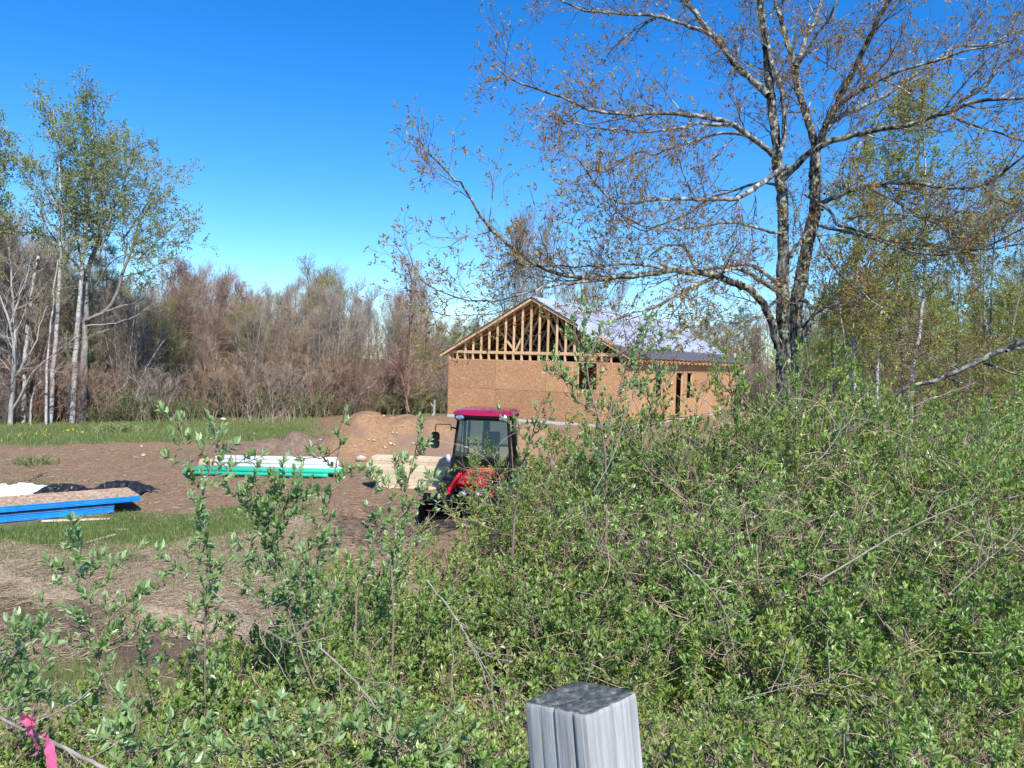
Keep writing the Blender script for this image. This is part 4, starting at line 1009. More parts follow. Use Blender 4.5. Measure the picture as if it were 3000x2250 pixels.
limbs = [  # path, depth, depth change, widths
    ('C 1425 420 1400 250 1420 150 1450 100 A 1460 1500 1470 1400 1465 1200 1440 1000 1395 850 1345 700 1305 600 1280 420', 13.1, .25, 17, 9),
    ('C 1800 160 A 1800 1550 1730 1330 1690 1200 1620 1020 1590 850 1590 690 1510 520 1460 300 1400 130 1345 -20 1300 -400', 13.3, 1.2, 24, 8),
    ('A 1595 720 1640 610 1690 430 1790 250 1870 10 1950 -300', 13.6, .8, 15, 9), ('A 1610 700 1680 610 1750 500 1830 330 1960 220 2030 0 2060 -200', 13.6, -.8, 11, 4),
    ('C 1820 140 A 1850 1520 1930 1320 2010 1180 2100 980 B 330 830 430 650 540 400 660 170 760 -10 860 -350', 13.3, -1.2, 21, 12),
    ('B 60 1400 150 1290 400 1180 600 1080 760 1010 870 920 1000 820 1150 730 1300 640 1470 490 1850 490 2000 400 2300 290', 13.2, 1.5, 15, 5),
    ('B 170 1200 300 1060 400 1000 600 890 850 770 1130 690 1400 620 1560 540 1800 510 2100 430', 13.2, -1.6, 13, 4),
    ('C 1440 470 1500 400 1570 345 1640 270 1730 160 1880 90 2060 20 B 700 1385 1000 1350 1200 1270 1380 1220 1560 1140 1700 1085 2212 1065 2500 1050', 13.0, -2.2, 21, 8),
    ('B 1400 1210 1570 1050 1700 1000 1830 900 1880 800 2000 690 2212 450 2500 250', 12.2, -.6, 12, 5), ('B 1400 1240 1550 1320 1850 1410 2212 1530 2500 1650', 12.2, -.9, 8, 4),
    ('A 1730 1270 1735 1160 1750 1100 1830 950 1900 800 1960 720 2000 670', 13.4, .9, 5, 2), ('A 1980 740 2100 690 2300 620', 13.9, .4, 3, 2),
    ('A 1290 1030 1160 900 1010 770 890 640 790 480 690 380 620 300 520 150 370 -20 200 -200', 13.2, 1.8, 21, 12),
    ('A 690 385 600 340 450 290 300 230 100 175 5 1270 80 1080 70 930 55 820 0 700 -60', 13.9, .6, 12, 5), ('5 1330 100 1250 140 1170 190 1120 240 1070 290 1045 350', 14.2, .3, 6, 3),
    ('C 1340 200 A 1230 1570 1110 1490 1000 1400 880 1320 740 1290 500 1250 200 1220 5 1290 605 1200 620 1080 610 960 590 880 550 780 510 660 470 560 440 440 350', 12.9, -2.2, 17, 4),
    ('A 860 1340 700 1350 540 1320 450 1370 200 1400 5 1240 720 1120 690 1000 700 880 650 760 640', 12.3, -1.0, 9, 3),
    ('C 1340 190 A 1180 1500 1000 1450 850 1430 700 1450 560 1510 400 1550 100 1650 C 0 230 5 1270 800 1100 880 980 930 900 960', 13.1, 1.8, 10, 3),
    ('C 1500 330 1420 360 1300 450 1180 530 1060 620 980 665 800 680 600 680 5 1360 1075 1280 1080 1150 1110 1050 1050 1000 1000 950 900 900 850', 12.8, -2.0, 17, 4),
    ('C 1400 530 1330 510 1230 480 1080 530 900 590 700 650 560 740 400 860 250 910 5 1290 1240 1190 1180', 12.95, 1.6, 9, 3),
    ('C 1430 1050 1380 1040 1250 1020 1100 960 1000 930 800 930 600 960 400 990 200 1000 5 1350 1215 1280 1225 1190 1190 1100 1130 1040 1060', 12.9, -1.5, 9, 3), ('5 1340 1215 1280 1260 1160 1200 1100 1090 1000 1000', 12.3, -.8, 5, 2),
    ('E 1420 330 1380 280 1270 190 1150 110 1000 85 850 110 650 150 500 165 C 400 1180 200 1160 0 1300', 13.0, 1.4, 12, 5),
    ('E 1420 400 1350 350 1230 280 1100 190 960 130 850 150 700 215', 12.9, -.9, 14, 9),
    ('E 1400 1000 1360 850 1330 700 1290 600 1200 470 1130 380 1000 310 850 260 700 220 600 180 420 180 270 140 100 185 S 1900 804 7 1700 860 1500 885 1380 860 1230 850 1100 800 1010 760 900 680 760 570 640 460 540 310 470 190 400 60 5 270 1000 170 890 100 830', 12.8, -2.4, 25, 4),
    ('E 270 140 100 130 7 1880 760 1700 760 1500 775 1300 775 1100 770 960 790 850 740', 12.2, -.9, 9, 3),
    ('7 1510 890 1300 910 1100 950 900 1000 700 1060 450 1050 300 1000 130 930 60 830 20 760', 11.6, -.9, 8, 3),
    ('7 1240 850 1130 900 1050 960 900 1080 700 1160 500 1170 300 1170 170 1140', 11.4, -.6, 5, 2),
    ('E 690 240 600 270 500 310 380 370 250 450 150 520 0 580 7 1800 1150 1650 1220 1530 1250', 12.3, -1.4, 13, 4), ('E 150 520 70 620 0 700 7 1900 1270 1830 1350', 11.9, -.5, 6, 2),
    ('E 340 190 150 280 0 350 7 1870 970 1780 1080 1720 1190', 12.4, -1.0, 5, 2),
    ('E 1400 480 1350 500 1230 640 1130 690 1040 780 950 850 850 950 720 1040', 12.9, -1.2, 9, 4), ('E 1230 640 1100 680 900 730 700 680 500 660', 12.7, -1.0, 5, 2),
    ('C 1880 780 D -80 760 100 690 300 600 450 550 600 520 750 490 900 500 1100 510 1400 560 1600 560 1800 530 1950 430 2050 350 2212 200 2500 0', 13.3, -3.0, 15, 6),
    ('D 1780 540 1850 640 2000 700 2212 780 2500 900', 11.0, -.5, 8, 4), ('D 530 560 700 640 850 700 1000 810 1100 870 1300 970 1500 1080', 12.6, -.8, 7, 3),
    ('C 1690 620 1850 740 2000 800 D 150 960 400 1000 700 1110 900 1150 1200 1190 1500 1220 1900 1220 2212 1150', 13.2, -2.2, 10, 4),
    ('D 0 960 300 1040 600 1100 900 1220 1100 1280 1500 1270 1850 1180 2212 980 2500 900', 13.0, -2.8, 9, 4),
    ('D 250 880 500 850 750 830 950 850 1200 880 1500 940 1800 960', 12.7, -1.6, 7, 2),
    ('E 1650 800 1720 720 1800 620 1900 560 2060 510 F 400 490 550 440', 13.3, -.8, 10, 6), ('E 1690 930 1740 750 1770 600 1720 500 1640 470', 13.0, .2, 15, 11),
    ('C 1540 1300 1580 1200 1680 1080 1760 980', 13.1, .15, 12, 12),
    ('C 1900 620 1960 640 2000 520 2080 380 2180 200 B 560 1400 660 1180 800 1100', 13.3, 1.2, 7, 4),
    ('F 100 0 200 180 440 370 520 440 720 620 900 850 1100 1020 1300 1130 1500 1230', 12.6, -2.2, 6, 2), ('C 1780 1000 1850 1120 1920 1300 F 120 60 200 180', 13.2, -.6, 6, 5),
    ('F 640 470 900 640 1100 820 1300 1000', 12.0, -1.0, 3, 1.5), ('D 1000 820 900 900 700 930 500 900', 12.4, -.8, 4, 2),
]
allq = []; allr = []
for s, D_, de, w0, w1, wp in trunks:
    q, r = trace(s, D_, de, w0, w1, 60, wp)
    r = r * (1 + .10 * (np.sin(np.linspace(0, 30, 60)) * .5 + rng.random(60) - .5))
    q = np.concatenate([q[:1] * np.array([1, 1, 0]) + [[0, 0, bloc[2] - .3]], q]); r = np.r_[r[0] * 1.5, r]
    g = Geo(); g.tube(q - bloc, r, 20, .5)
    o = obj('trunk', g.mesh('trunk', M_bark, True), big)
    sub = o.modifiers.new('sub', 'SUBSURF'); sub.levels = 2; sub.render_levels = 2; sub.subdivision_type = 'SIMPLE'
    dm = o.modifiers.new('bark', 'DISPLACE'); tx = bpy.data.textures.new('bark_relief', 'VORONOI'); tx.noise_scale = .045; tx.distance_metric = 'DISTANCE'; tx.noise_intensity = 1.2
    dm.texture = tx; dm.strength = .022; dm.mid_level = .5; dm.texture_coords = 'OBJECT'
    em = empty('tmp'); em.scale = (1, 1, 3.5); dm.texture_coords = 'LOCAL'; bpy.data.objects.remove(em)
    allq.append(resample(q[-40:], 14)); allr.append(np.interp(np.linspace(0, 1, 14), np.linspace(0, 1, 40), r[-40:]))
for i, (s, D_, de, w0, w1) in enumerate(limbs):
    q, r = trace(s, D_, de, w0, w1)
    g = Geo(); g.tube(q - bloc, r, 9, .5); obj('limb', g.mesh('limb', M_bark if w0 > 19 else M_limb, True), big)
    allq.append(resample(q, 14)); allr.append(np.interp(np.linspace(0, 1, 14), np.linspace(0, 1, len(r)), r))
AQ = np.stack(allq); AR = np.stack(allr); LEN = np.linalg.norm(np.diff(AQ, axis=1), axis=2).sum(1)
tw1 = []; tw2 = []; tw3 = []
g1 = Geo(); g2 = Geo(); gl = Geo()
for i in range(len(AQ)):
    isT = i < len(trunks)
    Lk = LEN[i]
    c1 = max(3, int(Lk * (3.3 if not isT else 1.2)))
    A, Ra = spawn(AQ[i:i + 1], AR[i:i + 1], c1, .12 if not isT else .3, 1.0, (.5, 1.35) if not isT else (.8, 1.8), (25, 65), 8, .13, .03, .45, lpow=.35, rmin=.006)
    Ra = np.minimum(Ra, .013 * np.linspace(1, .4, 8)[None])
    tip = AQ[i:i + 1, -5:]; tipr = AR[i:i + 1, -5:]
    B, Rb = spawn(A, Ra, 7, .1, 1.0, (.30, .85), (25, 65), 6, .14, .05, .6, lpow=.3, rmin=.0038)
    C, Rc = spawn(B, Rb, 4, .1, 1.0, (.10, .32), (25, 60), 4, .13, .06, .7, lpow=.2, rmin=.0028)
    g1.tubes(A - bloc, Ra, 5); g2.tubes(B - bloc, np.maximum(Rb, .0028), 3); g2.tubes(C - bloc, np.maximum(Rc, .0024), 3)
    allC = C[rng.random(len(C)) < .72]
    if len(allC):
        # small drooping bunches of young leaves at the tips
        tip = allC[:, -1]; k = 4
        pos = np.repeat(tip, k, 0) + rng.normal(size=(len(tip) * k, 3)) * .012
        ax = rng.normal(size=pos.shape) * .9 + np.repeat(allC[:, -1] - allC[:, -2], k, 0) * 4 + np.array([0, 0, -.15])
        gt_ = np.clip(np.repeat(rng.random(len(tip)) * .8 + .25 * fbm(tip[:, 0] * 1.5, tip[:, 2] * 1.5, 2, 5), k) + rng.normal(size=len(pos)) * .08, 0, 1)
        gl.leaves(pos - bloc, ax, rng.normal(size=pos.shape), rng.uniform(.040, .080, len(pos)), rng.uniform(.015, .027, len(pos)), tint=gt_, fold=.3, droop=.3)
obj('branchlets', g1.mesh('branchlets', M_limb), big)
obj('twigs', g2.mesh('twigs', M_brtwig), big)
obj('young_leaves', gl.mesh('young_leaves', M_bud), big)

def traced_tree(name, label, cat, paths, material, twigmat, leafmat, c=(2.0, 6, 4), ln=((.9, 2.2), (.4, 1.0), (.15, .4)), lf=(5, (.05, .09), .6), tmin=.3, ang=(30, 70), up=.05, rmin=.005, group=None, lp=.5, leafprob=1.0):
    """paths: (string, D, dD, w0, w1, material or None, spawn twigs?, tmin)"""
    q0, r0_ = trace(paths[0][0], *paths[0][1:5])
    rl = q0[0].copy(); rl[2] = float(height(rl[0], rl[1], False))
    root = empty(name, rl, 0, label, cat, group)
    g1 = Geo(); g2 = Geo(); gl = Geo()
    for i, pth in enumerate(paths):
        q, r = trace(*pth[:5])
        if pth[7] if len(pth) > 7 else False:
            q = np.concatenate([q[:1] * np.array([1, 1, 0]) + [[0, 0, rl[2] - .2]], q]); r = np.r_[r[0] * 1.25, r]
        g = Geo(); g.tube(q - rl, r, 9, .5)
        obj('trunk' if pth[3] > 9 else 'limb', g.mesh('trunk', pth[5] or material, True), root)
        if pth[6] is None: continue
        Q = resample(q, 14)[None]; R = np.interp(np.linspace(0, 1, 14), np.linspace(0, 1, len(r)), r)[None]
        Lk = np.linalg.norm(np.diff(Q[0], axis=0), axis=1).sum()
        A, Ra = spawn(Q, R, max(3, int(Lk * c[0])), pth[6], 1, ln[0], ang, 7, .12, up, .4, lpow=lp, rmin=rmin * 1.4)
        B, Rb = spawn(A, Ra, c[1], .1, 1, ln[1], (25, 65), 5, .12, up, .6, lpow=.3, rmin=rmin)
        C, Rc = spawn(B, Rb, c[2], .1, 1, ln[2], (25, 60), 3, .12, up, .7, lpow=.2, rmin=rmin * .7)
        g1.tubes(A - rl, Ra, 4); g2.tubes(B - rl, np.maximum(Rb, rmin * .6), 3); g2.tubes(C - rl, np.maximum(Rc, rmin * .5), 3)
        if leafmat is not None:
            leafset(gl, C[rng.random(len(C)) < leafprob] - rl, lf[0], lf[1], (lf[1][0] * lf[2], lf[1][1] * lf[2]), .2)
    obj('branches', g1.mesh('branches', material if material is not M_birch else M_limb), root)
    obj('twigs', g2.mesh('twigs', twigmat), root)
    if leafmat is not None: obj('foliage', gl.mesh('foliage', leafmat), root)
    return root
tg_ = M_fortwig['grey']
AL = dict(c=(2.3, 8, 5), ln=((1.0, 3.1), (.4, 1.1), (.15, .45)), lf=(5, (.06, .11), .8), rmin=.007)
traced_tree('aspen_tree', 'tall white trunked aspen with pale green spring crown, the tallest at the field edge', 'tree', [
    ('8 500 1520 512 1300 520 1100 540 850 560 550 575 330 590 100 600 -60 V 190 480 196 380 200 290 202 215', 35.5, .5, 16, 3, M_birch, .50, True),
    ('8 585 -20 640 -120 700 -260 V 255 330 265 300', 35.8, 1.5, 5, 2, M_birch, .1, False)], M_birch, tg_, M_ygd, lp=.55, **AL)
traced_tree('aspen_tree', 'tall white trunked aspen just left of the tallest one, its crown touching it', 'tree', [
    ('8 345 1520 370 1150 395 850 410 600 420 300 430 50 V 135 480 130 380 122 290 115 235', 35.0, -.5, 14, 3, M_birch, .48, True),
    ('8 430 120 400 20 350 -80 V 80 400 65 340', 34.8, -.8, 6, 2, M_birch, .1, False)], M_birch, tg_, M_ygd, lp=.5, **AL)
traced_tree('cottonwood_tree', 'thick dark trunked tree with heavy black limbs between the white aspens', 'tree', [
    ('8 572 1520 578 1200 590 800 600 560 610 460 640 350 680 250 700 80 V 225 480 228 400 232 330', 36.2, .5, 25, 3, M_grey, .62, True),
    ('8 595 800 640 780 740 740 800 660 850 480 920 290 960 120 1050 0 V 330 440 345 400', 36.2, -1.0, 12, 3, None, .38, False),
    ('8 590 520 550 430 440 320 320 150 260 30 V 95 450', 36.2, 1.0, 9, 3, None, .3, False), ('8 740 740 850 700 950 680 1000 650', 36, .6, 6, 2, None, .3, False),
    ('8 600 500 560 380 530 200 520 60 V 160 420', 36.2, .8, 8, 3, None, .3, False), ('8 920 290 1000 240 1100 200 1180 170', 35.4, -.5, 5, 2, None, .2, False),
    ('V 212 560 235 480 262 410 285 350 300 320', 35.8, -.8, 7, 2, None, .3, False), ('V 262 520 300 470 330 420 345 380', 35.6, .6, 6, 2, None, .2, False), ('V 300 560 340 520 375 490 392 470', 35.6, -.9, 5, 2, None, .1, False), ('V 205 620 240 560 300 540 350 560', 35.7, -1.2, 5, 2, None, .3, False)], M_grey, tg_, M_ygd, lp=.4, leafprob=.75, **AL)
traced_tree('birch_tree', 'white birch snag with black peeling patches and a broken top', 'tree', [
    ('8 165 1300 180 1000 190 850 215 600 240 470 268 355', 34.6, 0, 11, 9, M_snag, None, True), ('8 245 465 280 455 300 450', 34.6, -.2, 3, 2, M_snag, None, False), ('8 200 780 170 770 150 760', 34.6, -.3, 2, 1, M_snag, .5, False)], M_grey, tg_, None, c=(1.5, 3, 3))
traced_tree('birch_tree', 'slim white birch just left of the aspen trunks', 'tree', [
    ('8 320 1530 325 1100 345 900 360 800 380 520 395 460 402 380', 34.3, .3, 8, 3, M_birch, .6, True)], M_birch, tg_, M_yg, c=(1.5, 6, 4), lf=(2, (.05, .08), .6))
traced_tree('birch_tree', 'small bent white birch stem curving over at the top', 'tree', [
    ('8 215 1530 212 1430 225 1330 250 1260 300 1208', 33.9, -.2, 6, 4, M_birch, .7, True)], M_birch, tg_, None, c=(2, 3, 3), ln=((.4, .8), (.2, .4), (.1, .2)))
GB = dict(c=(1.8, 7, 5), ln=((1.0, 2.2), (.4, 1.0), (.15, .4)), rmin=.008, up=.12)
traced_tree('bare_tree', 'grey bare tree with several upright stems at the left end of the wood', 'tree', [
    ('8 70 1520 90 1250 100 1000 70 800 20 680 -40 560', 33.6, -.5, 14, 3, M_pale, .25, True), ('8 90 1300 110 1100 105 900 90 700 80 500 60 300 50 150', 33.6, .6, 10, 2, M_pale, .35, False),
    ('8 80 1440 140 1330 210 1190 290 1100 400 1010 500 940 560 900', 33.6, -.8, 7, 2, M_pale, .3, False), ('8 105 1200 160 1100 240 980 290 800 330 700', 33.6, .4, 5, 2, M_pale, .2, False), ('8 75 820 130 640 190 480 210 380', 33.5, .6, 5, 2, M_pale, .2, False)], M_pale, tg_, None, **GB)
traced_tree('bare_tree', 'long thin pale leaning bare stem reaching over the brush right of the thick trunk', 'tree', [
    ('8 920 1520 930 1400 960 1280 1000 1150 1080 1030 1150 930', 38.0, .5, 5, 2, M_pale, .5, True), ('8 955 1520 980 1380 1010 1250 1020 1180', 38, .3, 4, 1.5, M_pale, .6, False), ('8 600 840 760 830 880 800 980 750 1040 700', 36.0, -.8, 4, 2, M_pale, .4, False)], M_pale, tg_, None, c=(1.4, 4, 3))
traced_tree('aspen_tree', 'leafy aspen cut off by the left edge of the picture', 'tree', [
    ('8 -70 1520 -60 900 -50 300 V -18 400 -14 300 -12 250', 33.0, .5, 13, 3, M_birch, .45, True)], M_birch, tg_, M_ygd, lp=.45, c=(2.6, 8, 5), ln=((.6, 1.6), (.4, .9), (.15, .45)), lf=(4, (.07, .13), .8), rmin=.008)
# tall reddish vine-hung tree left of the house
traced_tree('bare_tree', 'reddish bare tree draped in thin vines just left of the house', 'tree', [
    ('V 878 890 884 800 888 720 886 640 888 590 890 575', 46, .4, 9, 3, M_fortwig['red'], .12, True), ('V 884 890 872 840 862 790 858 760', 45.6, -.3, 6, 3, M_fortwig['red'], .2, False)], M_fortwig['red'], M_fortwig['red'], None, c=(6.0, 9, 6), ln=((.5, 1.5), (.3, .9), (.15, .5)), rmin=.008, up=.10, lp=.4)
# right hand birches with young leaves
RB = dict(c=(3.0, 8, 6), ln=((.6, 1.7), (.3, .9), (.12, .35)), lf=(5, (.045, .085), .75), rmin=.005, lp=.35)
traced_tree('birch_tree', 'leaning white birch with young leaves behind the right side of the thicket', 'tree', [
    ('F 1000 1400 1000 1300 1030 1050 1080 850 1110 600 1130 400 1150 100 D 1160 1000 1160 700 1140 300 1135 50 B 1100 1350 1090 1100 1080 950', 20, .6, 12, 2, M_birch, .30, True),
    ('F 1190 330 1280 200 1320 60 D 1345 1150 1380 1000', 20, -.4, 5, 2, M_birch, .3, False)], M_birch, M_fortwig['olive'], M_yg, **RB)
traced_tree('birch_tree', 'straight white birch with young leaves left of the leaning one', 'tree', [
    ('F 630 1300 630 1150 650 800 670 500 670 0 D 690 1000 705 650 740 300 760 100 B 740 1350 800 1150', 20.8, .5, 10, 2, M_birch, .30, True)], M_birch, M_fortwig['olive'], M_yg, **RB)
traced_tree('birch_tree', 'white birch pair of stems nearest the big trunks', 'tree', [
    ('F 385 1450 380 1380 370 1000 372 850 380 500 400 200 D 440 1200 470 900 430 600 380 400', 18.8, .4, 10, 2, M_birch, .45, True),
    ('F 345 1450 340 1100 360 900 390 700 400 500', 18.9, .3, 7, 3, M_birch, .4, False), ('F 310 1100 260 850 225 560 190 420 150 100', 18.9, -.3, 5, 2, M_birch, .4, False)], M_birch, M_fortwig['olive'], M_yel, **RB)
RD = dict(RB); RD['lf'] = (3, (.045, .08), .75)
for i, (s, D_, lab, mt, lm) in enumerate((('F 1835 1400 1840 900 1880 0 D 1905 900 1910 500 1900 300', 22, 'thin dark stemmed tree with olive leaves near the right edge', M_grey, M_yel), ('F 1780 1400 1785 900 1780 250 D 1790 1000 1780 700', 23.5, 'thin dark stem just left of the other dark stem at the right', M_grey, M_yg),
        ('F 2120 1400 2050 900 2150 500 2212 200 D 2260 900 2250 600', 21, 'leaning grey stemmed leafy tree at the right edge', M_grey, M_yel), ('F 1500 1400 1480 1000 1500 600 1520 200 D 1540 1100 1550 850', 24, 'olive leaved tree right of the leaning birch', M_grey, M_yg),
        ('F 2380 1400 2350 900 2400 300 D 2420 900 2400 450', 21, 'leafy tree cut off by the right edge', M_grey, M_yg), ('F 900 1400 880 1000 870 600 880 200 D 900 1200 920 900', 25, 'olive leaved tree between the two white birches', M_grey, M_yel),
        ('F 150 1400 140 1000 130 700 110 300', 23, 'green leaved young tree right behind the big trunks', M_grey, M_yg))):
    traced_tree('leafy_tree', lab, 'tree', [(s, D_, .5, 7, 2, mt, .15, True)], mt, M_fortwig['olive'], lm, **RD)
# fallen grey log
lg = empty('fallen_limb', P(2700, 1140, 10.2), 0, 'fallen pale grey limb leaning over the thicket at the right edge', 'branch')
ll = np.array(lg.location)
for s, D_, de, w0, w1 in (('F 780 1530 900 1450 1000 1395 1150 1370 1300 1340 1400 1290 1500 1240 1700 1150 1900 1040 2100 960 2400 860', 10.2, -.8, 9, 19), ('F 1780 1160 1950 1210 2212 1310 2400 1400', 9.8, -.3, 8, 4), ('F 2020 1030 2120 1000 2300 985', 9.5, .3, 9, 7), ('F 1400 1330 1550 1370 1650 1450', 9.9, .4, 6, 3), ('F 2100 960 2160 880 2180 860', 9.5, -.1, 8, 5)):
    q, r = trace(s, D_, de, w0, w1); g = Geo(); g.tube(q - ll, r, 10, .5); obj('limb', g.mesh('limb', M_limb, True), lg)

# ------------------------------------------------------------------ thicket of leafing shrubs
rng = np.random.default_rng(103)
def shrub_ms(H, n, c1=9, c2=5, hi=False, leafL=(.034, .062), lean=.45, spread=.22, leafn=4, mat_=None, seed=0, dens=1.0):
    S, R = stems(H * 1.08, n, lean, .010, 9, .14, spread)
    bare = rng.random(n) < .15
    g = Geo(); g.tubes(S, np.maximum(R, .0035), 5)
    A, Ra = spawn(S, R, c1, .12, 1.0, (H * .18, H * .36), (25, 65), 7, .15, .10, .55, lpow=.45, rmin=.003)
    B, Rb = spawn(A, Ra, c2, .12, 1.0, (.09, .26), (25, 65), 5, .12, .12, .6, lpow=.3, rmin=.0022)
    g.tubes(A, np.maximum(Ra, .0024), 3); g.tubes(B, np.maximum(Rb, .0017), 3)
    # dead twigs tangled inside
    Dp, Rd = spawn(S, R, 14, .05, 1.0, (H * .15, H * .50), (30, 90), 6, .2, -.02, .5, rmin=.0025); g.tubes(Dp, np.maximum(Rd, .002), 3, 1.0)
    gl = Geo()
    keep = B[(B[:, -1, 2] > H * .12) & (rng.random(len(B)) < dens)]
    # opposite leaf pairs along the shoots
    k = leafn
    pos, tg = along(keep, k, .25, .98)
    pos = np.repeat(pos, 2, 0); tg = np.repeat(tg, 2, 0)
    q = rng.normal(size=(len(pos) // 2, 3)); q = np.repeat(q, 2, 0); q -= (q * tg).sum(1, keepdims=True) * tg; q /= np.linalg.norm(q, axis=1, keepdims=True) + 1e-9
    sgn = np.tile([1, -1], len(pos) // 2)[:, None]
    ax = tg * rng.uniform(.35, .9, (len(pos), 1)) + q * sgn + np.array([0, 0, .25]) + rng.normal(size=pos.shape) * .15
    nr = tg + rng.normal(size=pos.shape) * .25
    n_ = len(pos); L_ = rng.uniform(*leafL, n_)
    gl.leaves(pos, ax, nr, L_, L_ * rng.uniform(.44, .60, n_), hi=hi, fold=.22, droop=.12, tint=rng.beta(2, 2.2, n_))
    # upright terminal tufts, paler
    tip = np.concatenate([keep[:, -1], A[:, -1]]); td = np.concatenate([keep[:, -1] - keep[:, -2], A[:, -1] - A[:, -2]]); td /= np.linalg.norm(td, axis=1, keepdims=True)
    pos = np.repeat(tip, 4, 0); ax = np.repeat(td, 4, 0) * 1.3 + rng.normal(size=pos.shape) * .45 + np.array([0, 0, .5]); n_ = len(pos); L_ = rng.uniform(*leafL, n_) * 1.05
    gl.leaves(pos, ax, rng.normal(size=pos.shape) + np.array([0, -.3, .2]), L_, L_ * rng.uniform(.36, .50, n_), hi=hi, fold=.3, droop=.05, tint=np.clip(rng.beta(3, 2, n_) + .1, 0, 1))
    return [('stems', g.mesh('stems', M_twig)), ('foliage', gl.mesh('foliage', mat_ or M_bush))]
def bush_zone(xv, D):
    side = 'left of the tractor' if xv < 930 else 'in front of the tractor' if xv < 1110 else 'before the open gable wall' if xv < 1300 else 'before the long house wall' if xv < 1560 else 'below the big trunks' if xv < 1850 else 'under the white birches' if xv < 2020 else 'below the fallen limb'
    if D < 4: side = 'at the bottom edge left of the grey post' if xv < 1120 else 'right behind the grey post' if xv < 1420 else 'at the bottom edge right of the post' if xv < 1850 else 'in the bottom right corner'
    return side + (', crest of the thicket' if D > 8.2 else ', middle of the thicket' if D > 5.4 and D <= 8.2 else ', near slope' if D >= 4 else '')
tallk = [Kind('honeysuckle_shrub', shrub_ms(2.5, 22, 10, 6, dens=dn, mat_=M_bush_b if dn == .68 else None), 'tall dense leafing shrub', 'shrub', 'tall leafing shrubs at the back of the thicket') for dn in (.80, .68, .40)]
midk = [Kind('honeysuckle_shrub', shrub_ms(1.5, 20, 9, 5, hi=True, dens=dn, mat_=M_bush_b if dn == .45 else None), 'chest high leafing shrub', 'shrub', 'middle height shrubs of the thicket') for dn in (.82, .60, .45)]
lowk = [Kind('honeysuckle_shrub', shrub_ms(.75, 16, 7, 4, hi=True, lean=.7, spread=.3, leafL=(.028, .052), dens=dn, mat_=M_bush_b if dn == .6 else None), 'low leafing shrub', 'shrub', 'low shrubs on the near bank') for dn in (.85, .6, .35)]
rng = np.random.default_rng(203)
TX = [700, 760, 850, 900, 950, 1000, 1045, 1075, 1110, 1180, 1250, 1330, 1420, 1500, 1570, 1640, 1700, 1780, 1850, 1950, 2100, 2250]
TY = [v - 16 for v in [1210, 1210, 1230, 1270, 1280, 1270, 1230, 1120, 1030, 912, 908, 905, 890, 868, 805, 775, 755, 790, 838, 842, 842, 842]]
TX[TX.index(1570)] = 1550
def topy(xv, D):
    back = np.interp(xv, TX, TY)
    return np.interp(D, [2.4, 3.9, 5.0, 6.2, 7.6, 9.0, 11.0], [1620, 1460, back + 400, back + 260, back + 130, back + 50, back])
cnt = 0
for D, sp in ((2.3, .32), (2.7, .34), (3.1, .36), (3.6, .4), (4.2, .46), (5.0, .6), (5.9, .66), (6.8, .7), (7.7, .75), (8.6, .8), (9.6, .85), (10.6, .9)):
    x0v = np.interp(D, [2.3, 4.2, 5.5, 7, 8.6, 11], [520, 640, 780, 930, 1010, 1060])
    n = int((2290 - x0v) / 1661 * D / sp)
    for i in range(n):
        xv = x0v + (2290 - x0v) * (i + rng.random() * .9) / n
        Dd = D + rng.uniform(-.35, .35)
        if Dd < 1.9: continue
        yt = topy(xv, Dd); p = PV(xv, yt, Dd); g0 = float(height(p[0], Dd, False))
        Hh = (p[2] - g0) * rng.uniform(.86, 1.06)
        if Hh < .3: Hh = rng.uniform(.28, .42)
        if Hh > 1.9: K, h0 = tallk, 2.5
        elif Hh > .95: K, h0 = midk, 1.5
        else: K, h0 = lowk, .75
        s = Hh / h0; s2 = s ** .5
        K[rng.integers(3)].put((p[0], Dd, g0 - .03), rng.random() * 6.28, (s2, s2, s), zone=bush_zone(xv, Dd)); cnt += 1
# fringe of the thicket on the left and low growth at the bottom left
for (xv, yv, D) in ((820, 1215, 5.6), (760, 1290, 4.9), (880, 1150, 6.4), (700, 1330, 4.4), (620, 1370, 4.1), (540, 1400, 3.9), (480, 1450, 3.7), (400, 1400, 4.0), (330, 1440, 3.9), (250, 1540, 3.4), (70, 1530, 3.2), (600, 1480, 3.3), (480, 1580, 3.0), (330, 1620, 2.8), (700, 1450, 3.5), (780, 1400, 3.9), (-20, 1440, 3.4), (30, 1620, 2.7), (560, 1300, 4.6), (650, 1270, 4.9)):
    p = PV(xv, yv, D); g0 = float(height(p[0], D, False)); Hh = max(p[2] - g0, .3)
    K, h0 = (midk, 1.5) if Hh > 1.0 else (lowk, .75)
    s = Hh / h0; K[rng.integers(3)].put((p[0], D, g0 - .03), rng.random() * 6.28, (s ** .5 * .8, s ** .5 * .8, s), zone=('left of the tractor at the open thicket end' if xv > 590 else 'around the slender shoots' if xv > 360 else 'near the pink ribbon' if yv > 1560 else 'around the lone leftmost shoot') + (' low on the bank' if D < 3.3 else ''))

rng = np.random.default_rng(202)
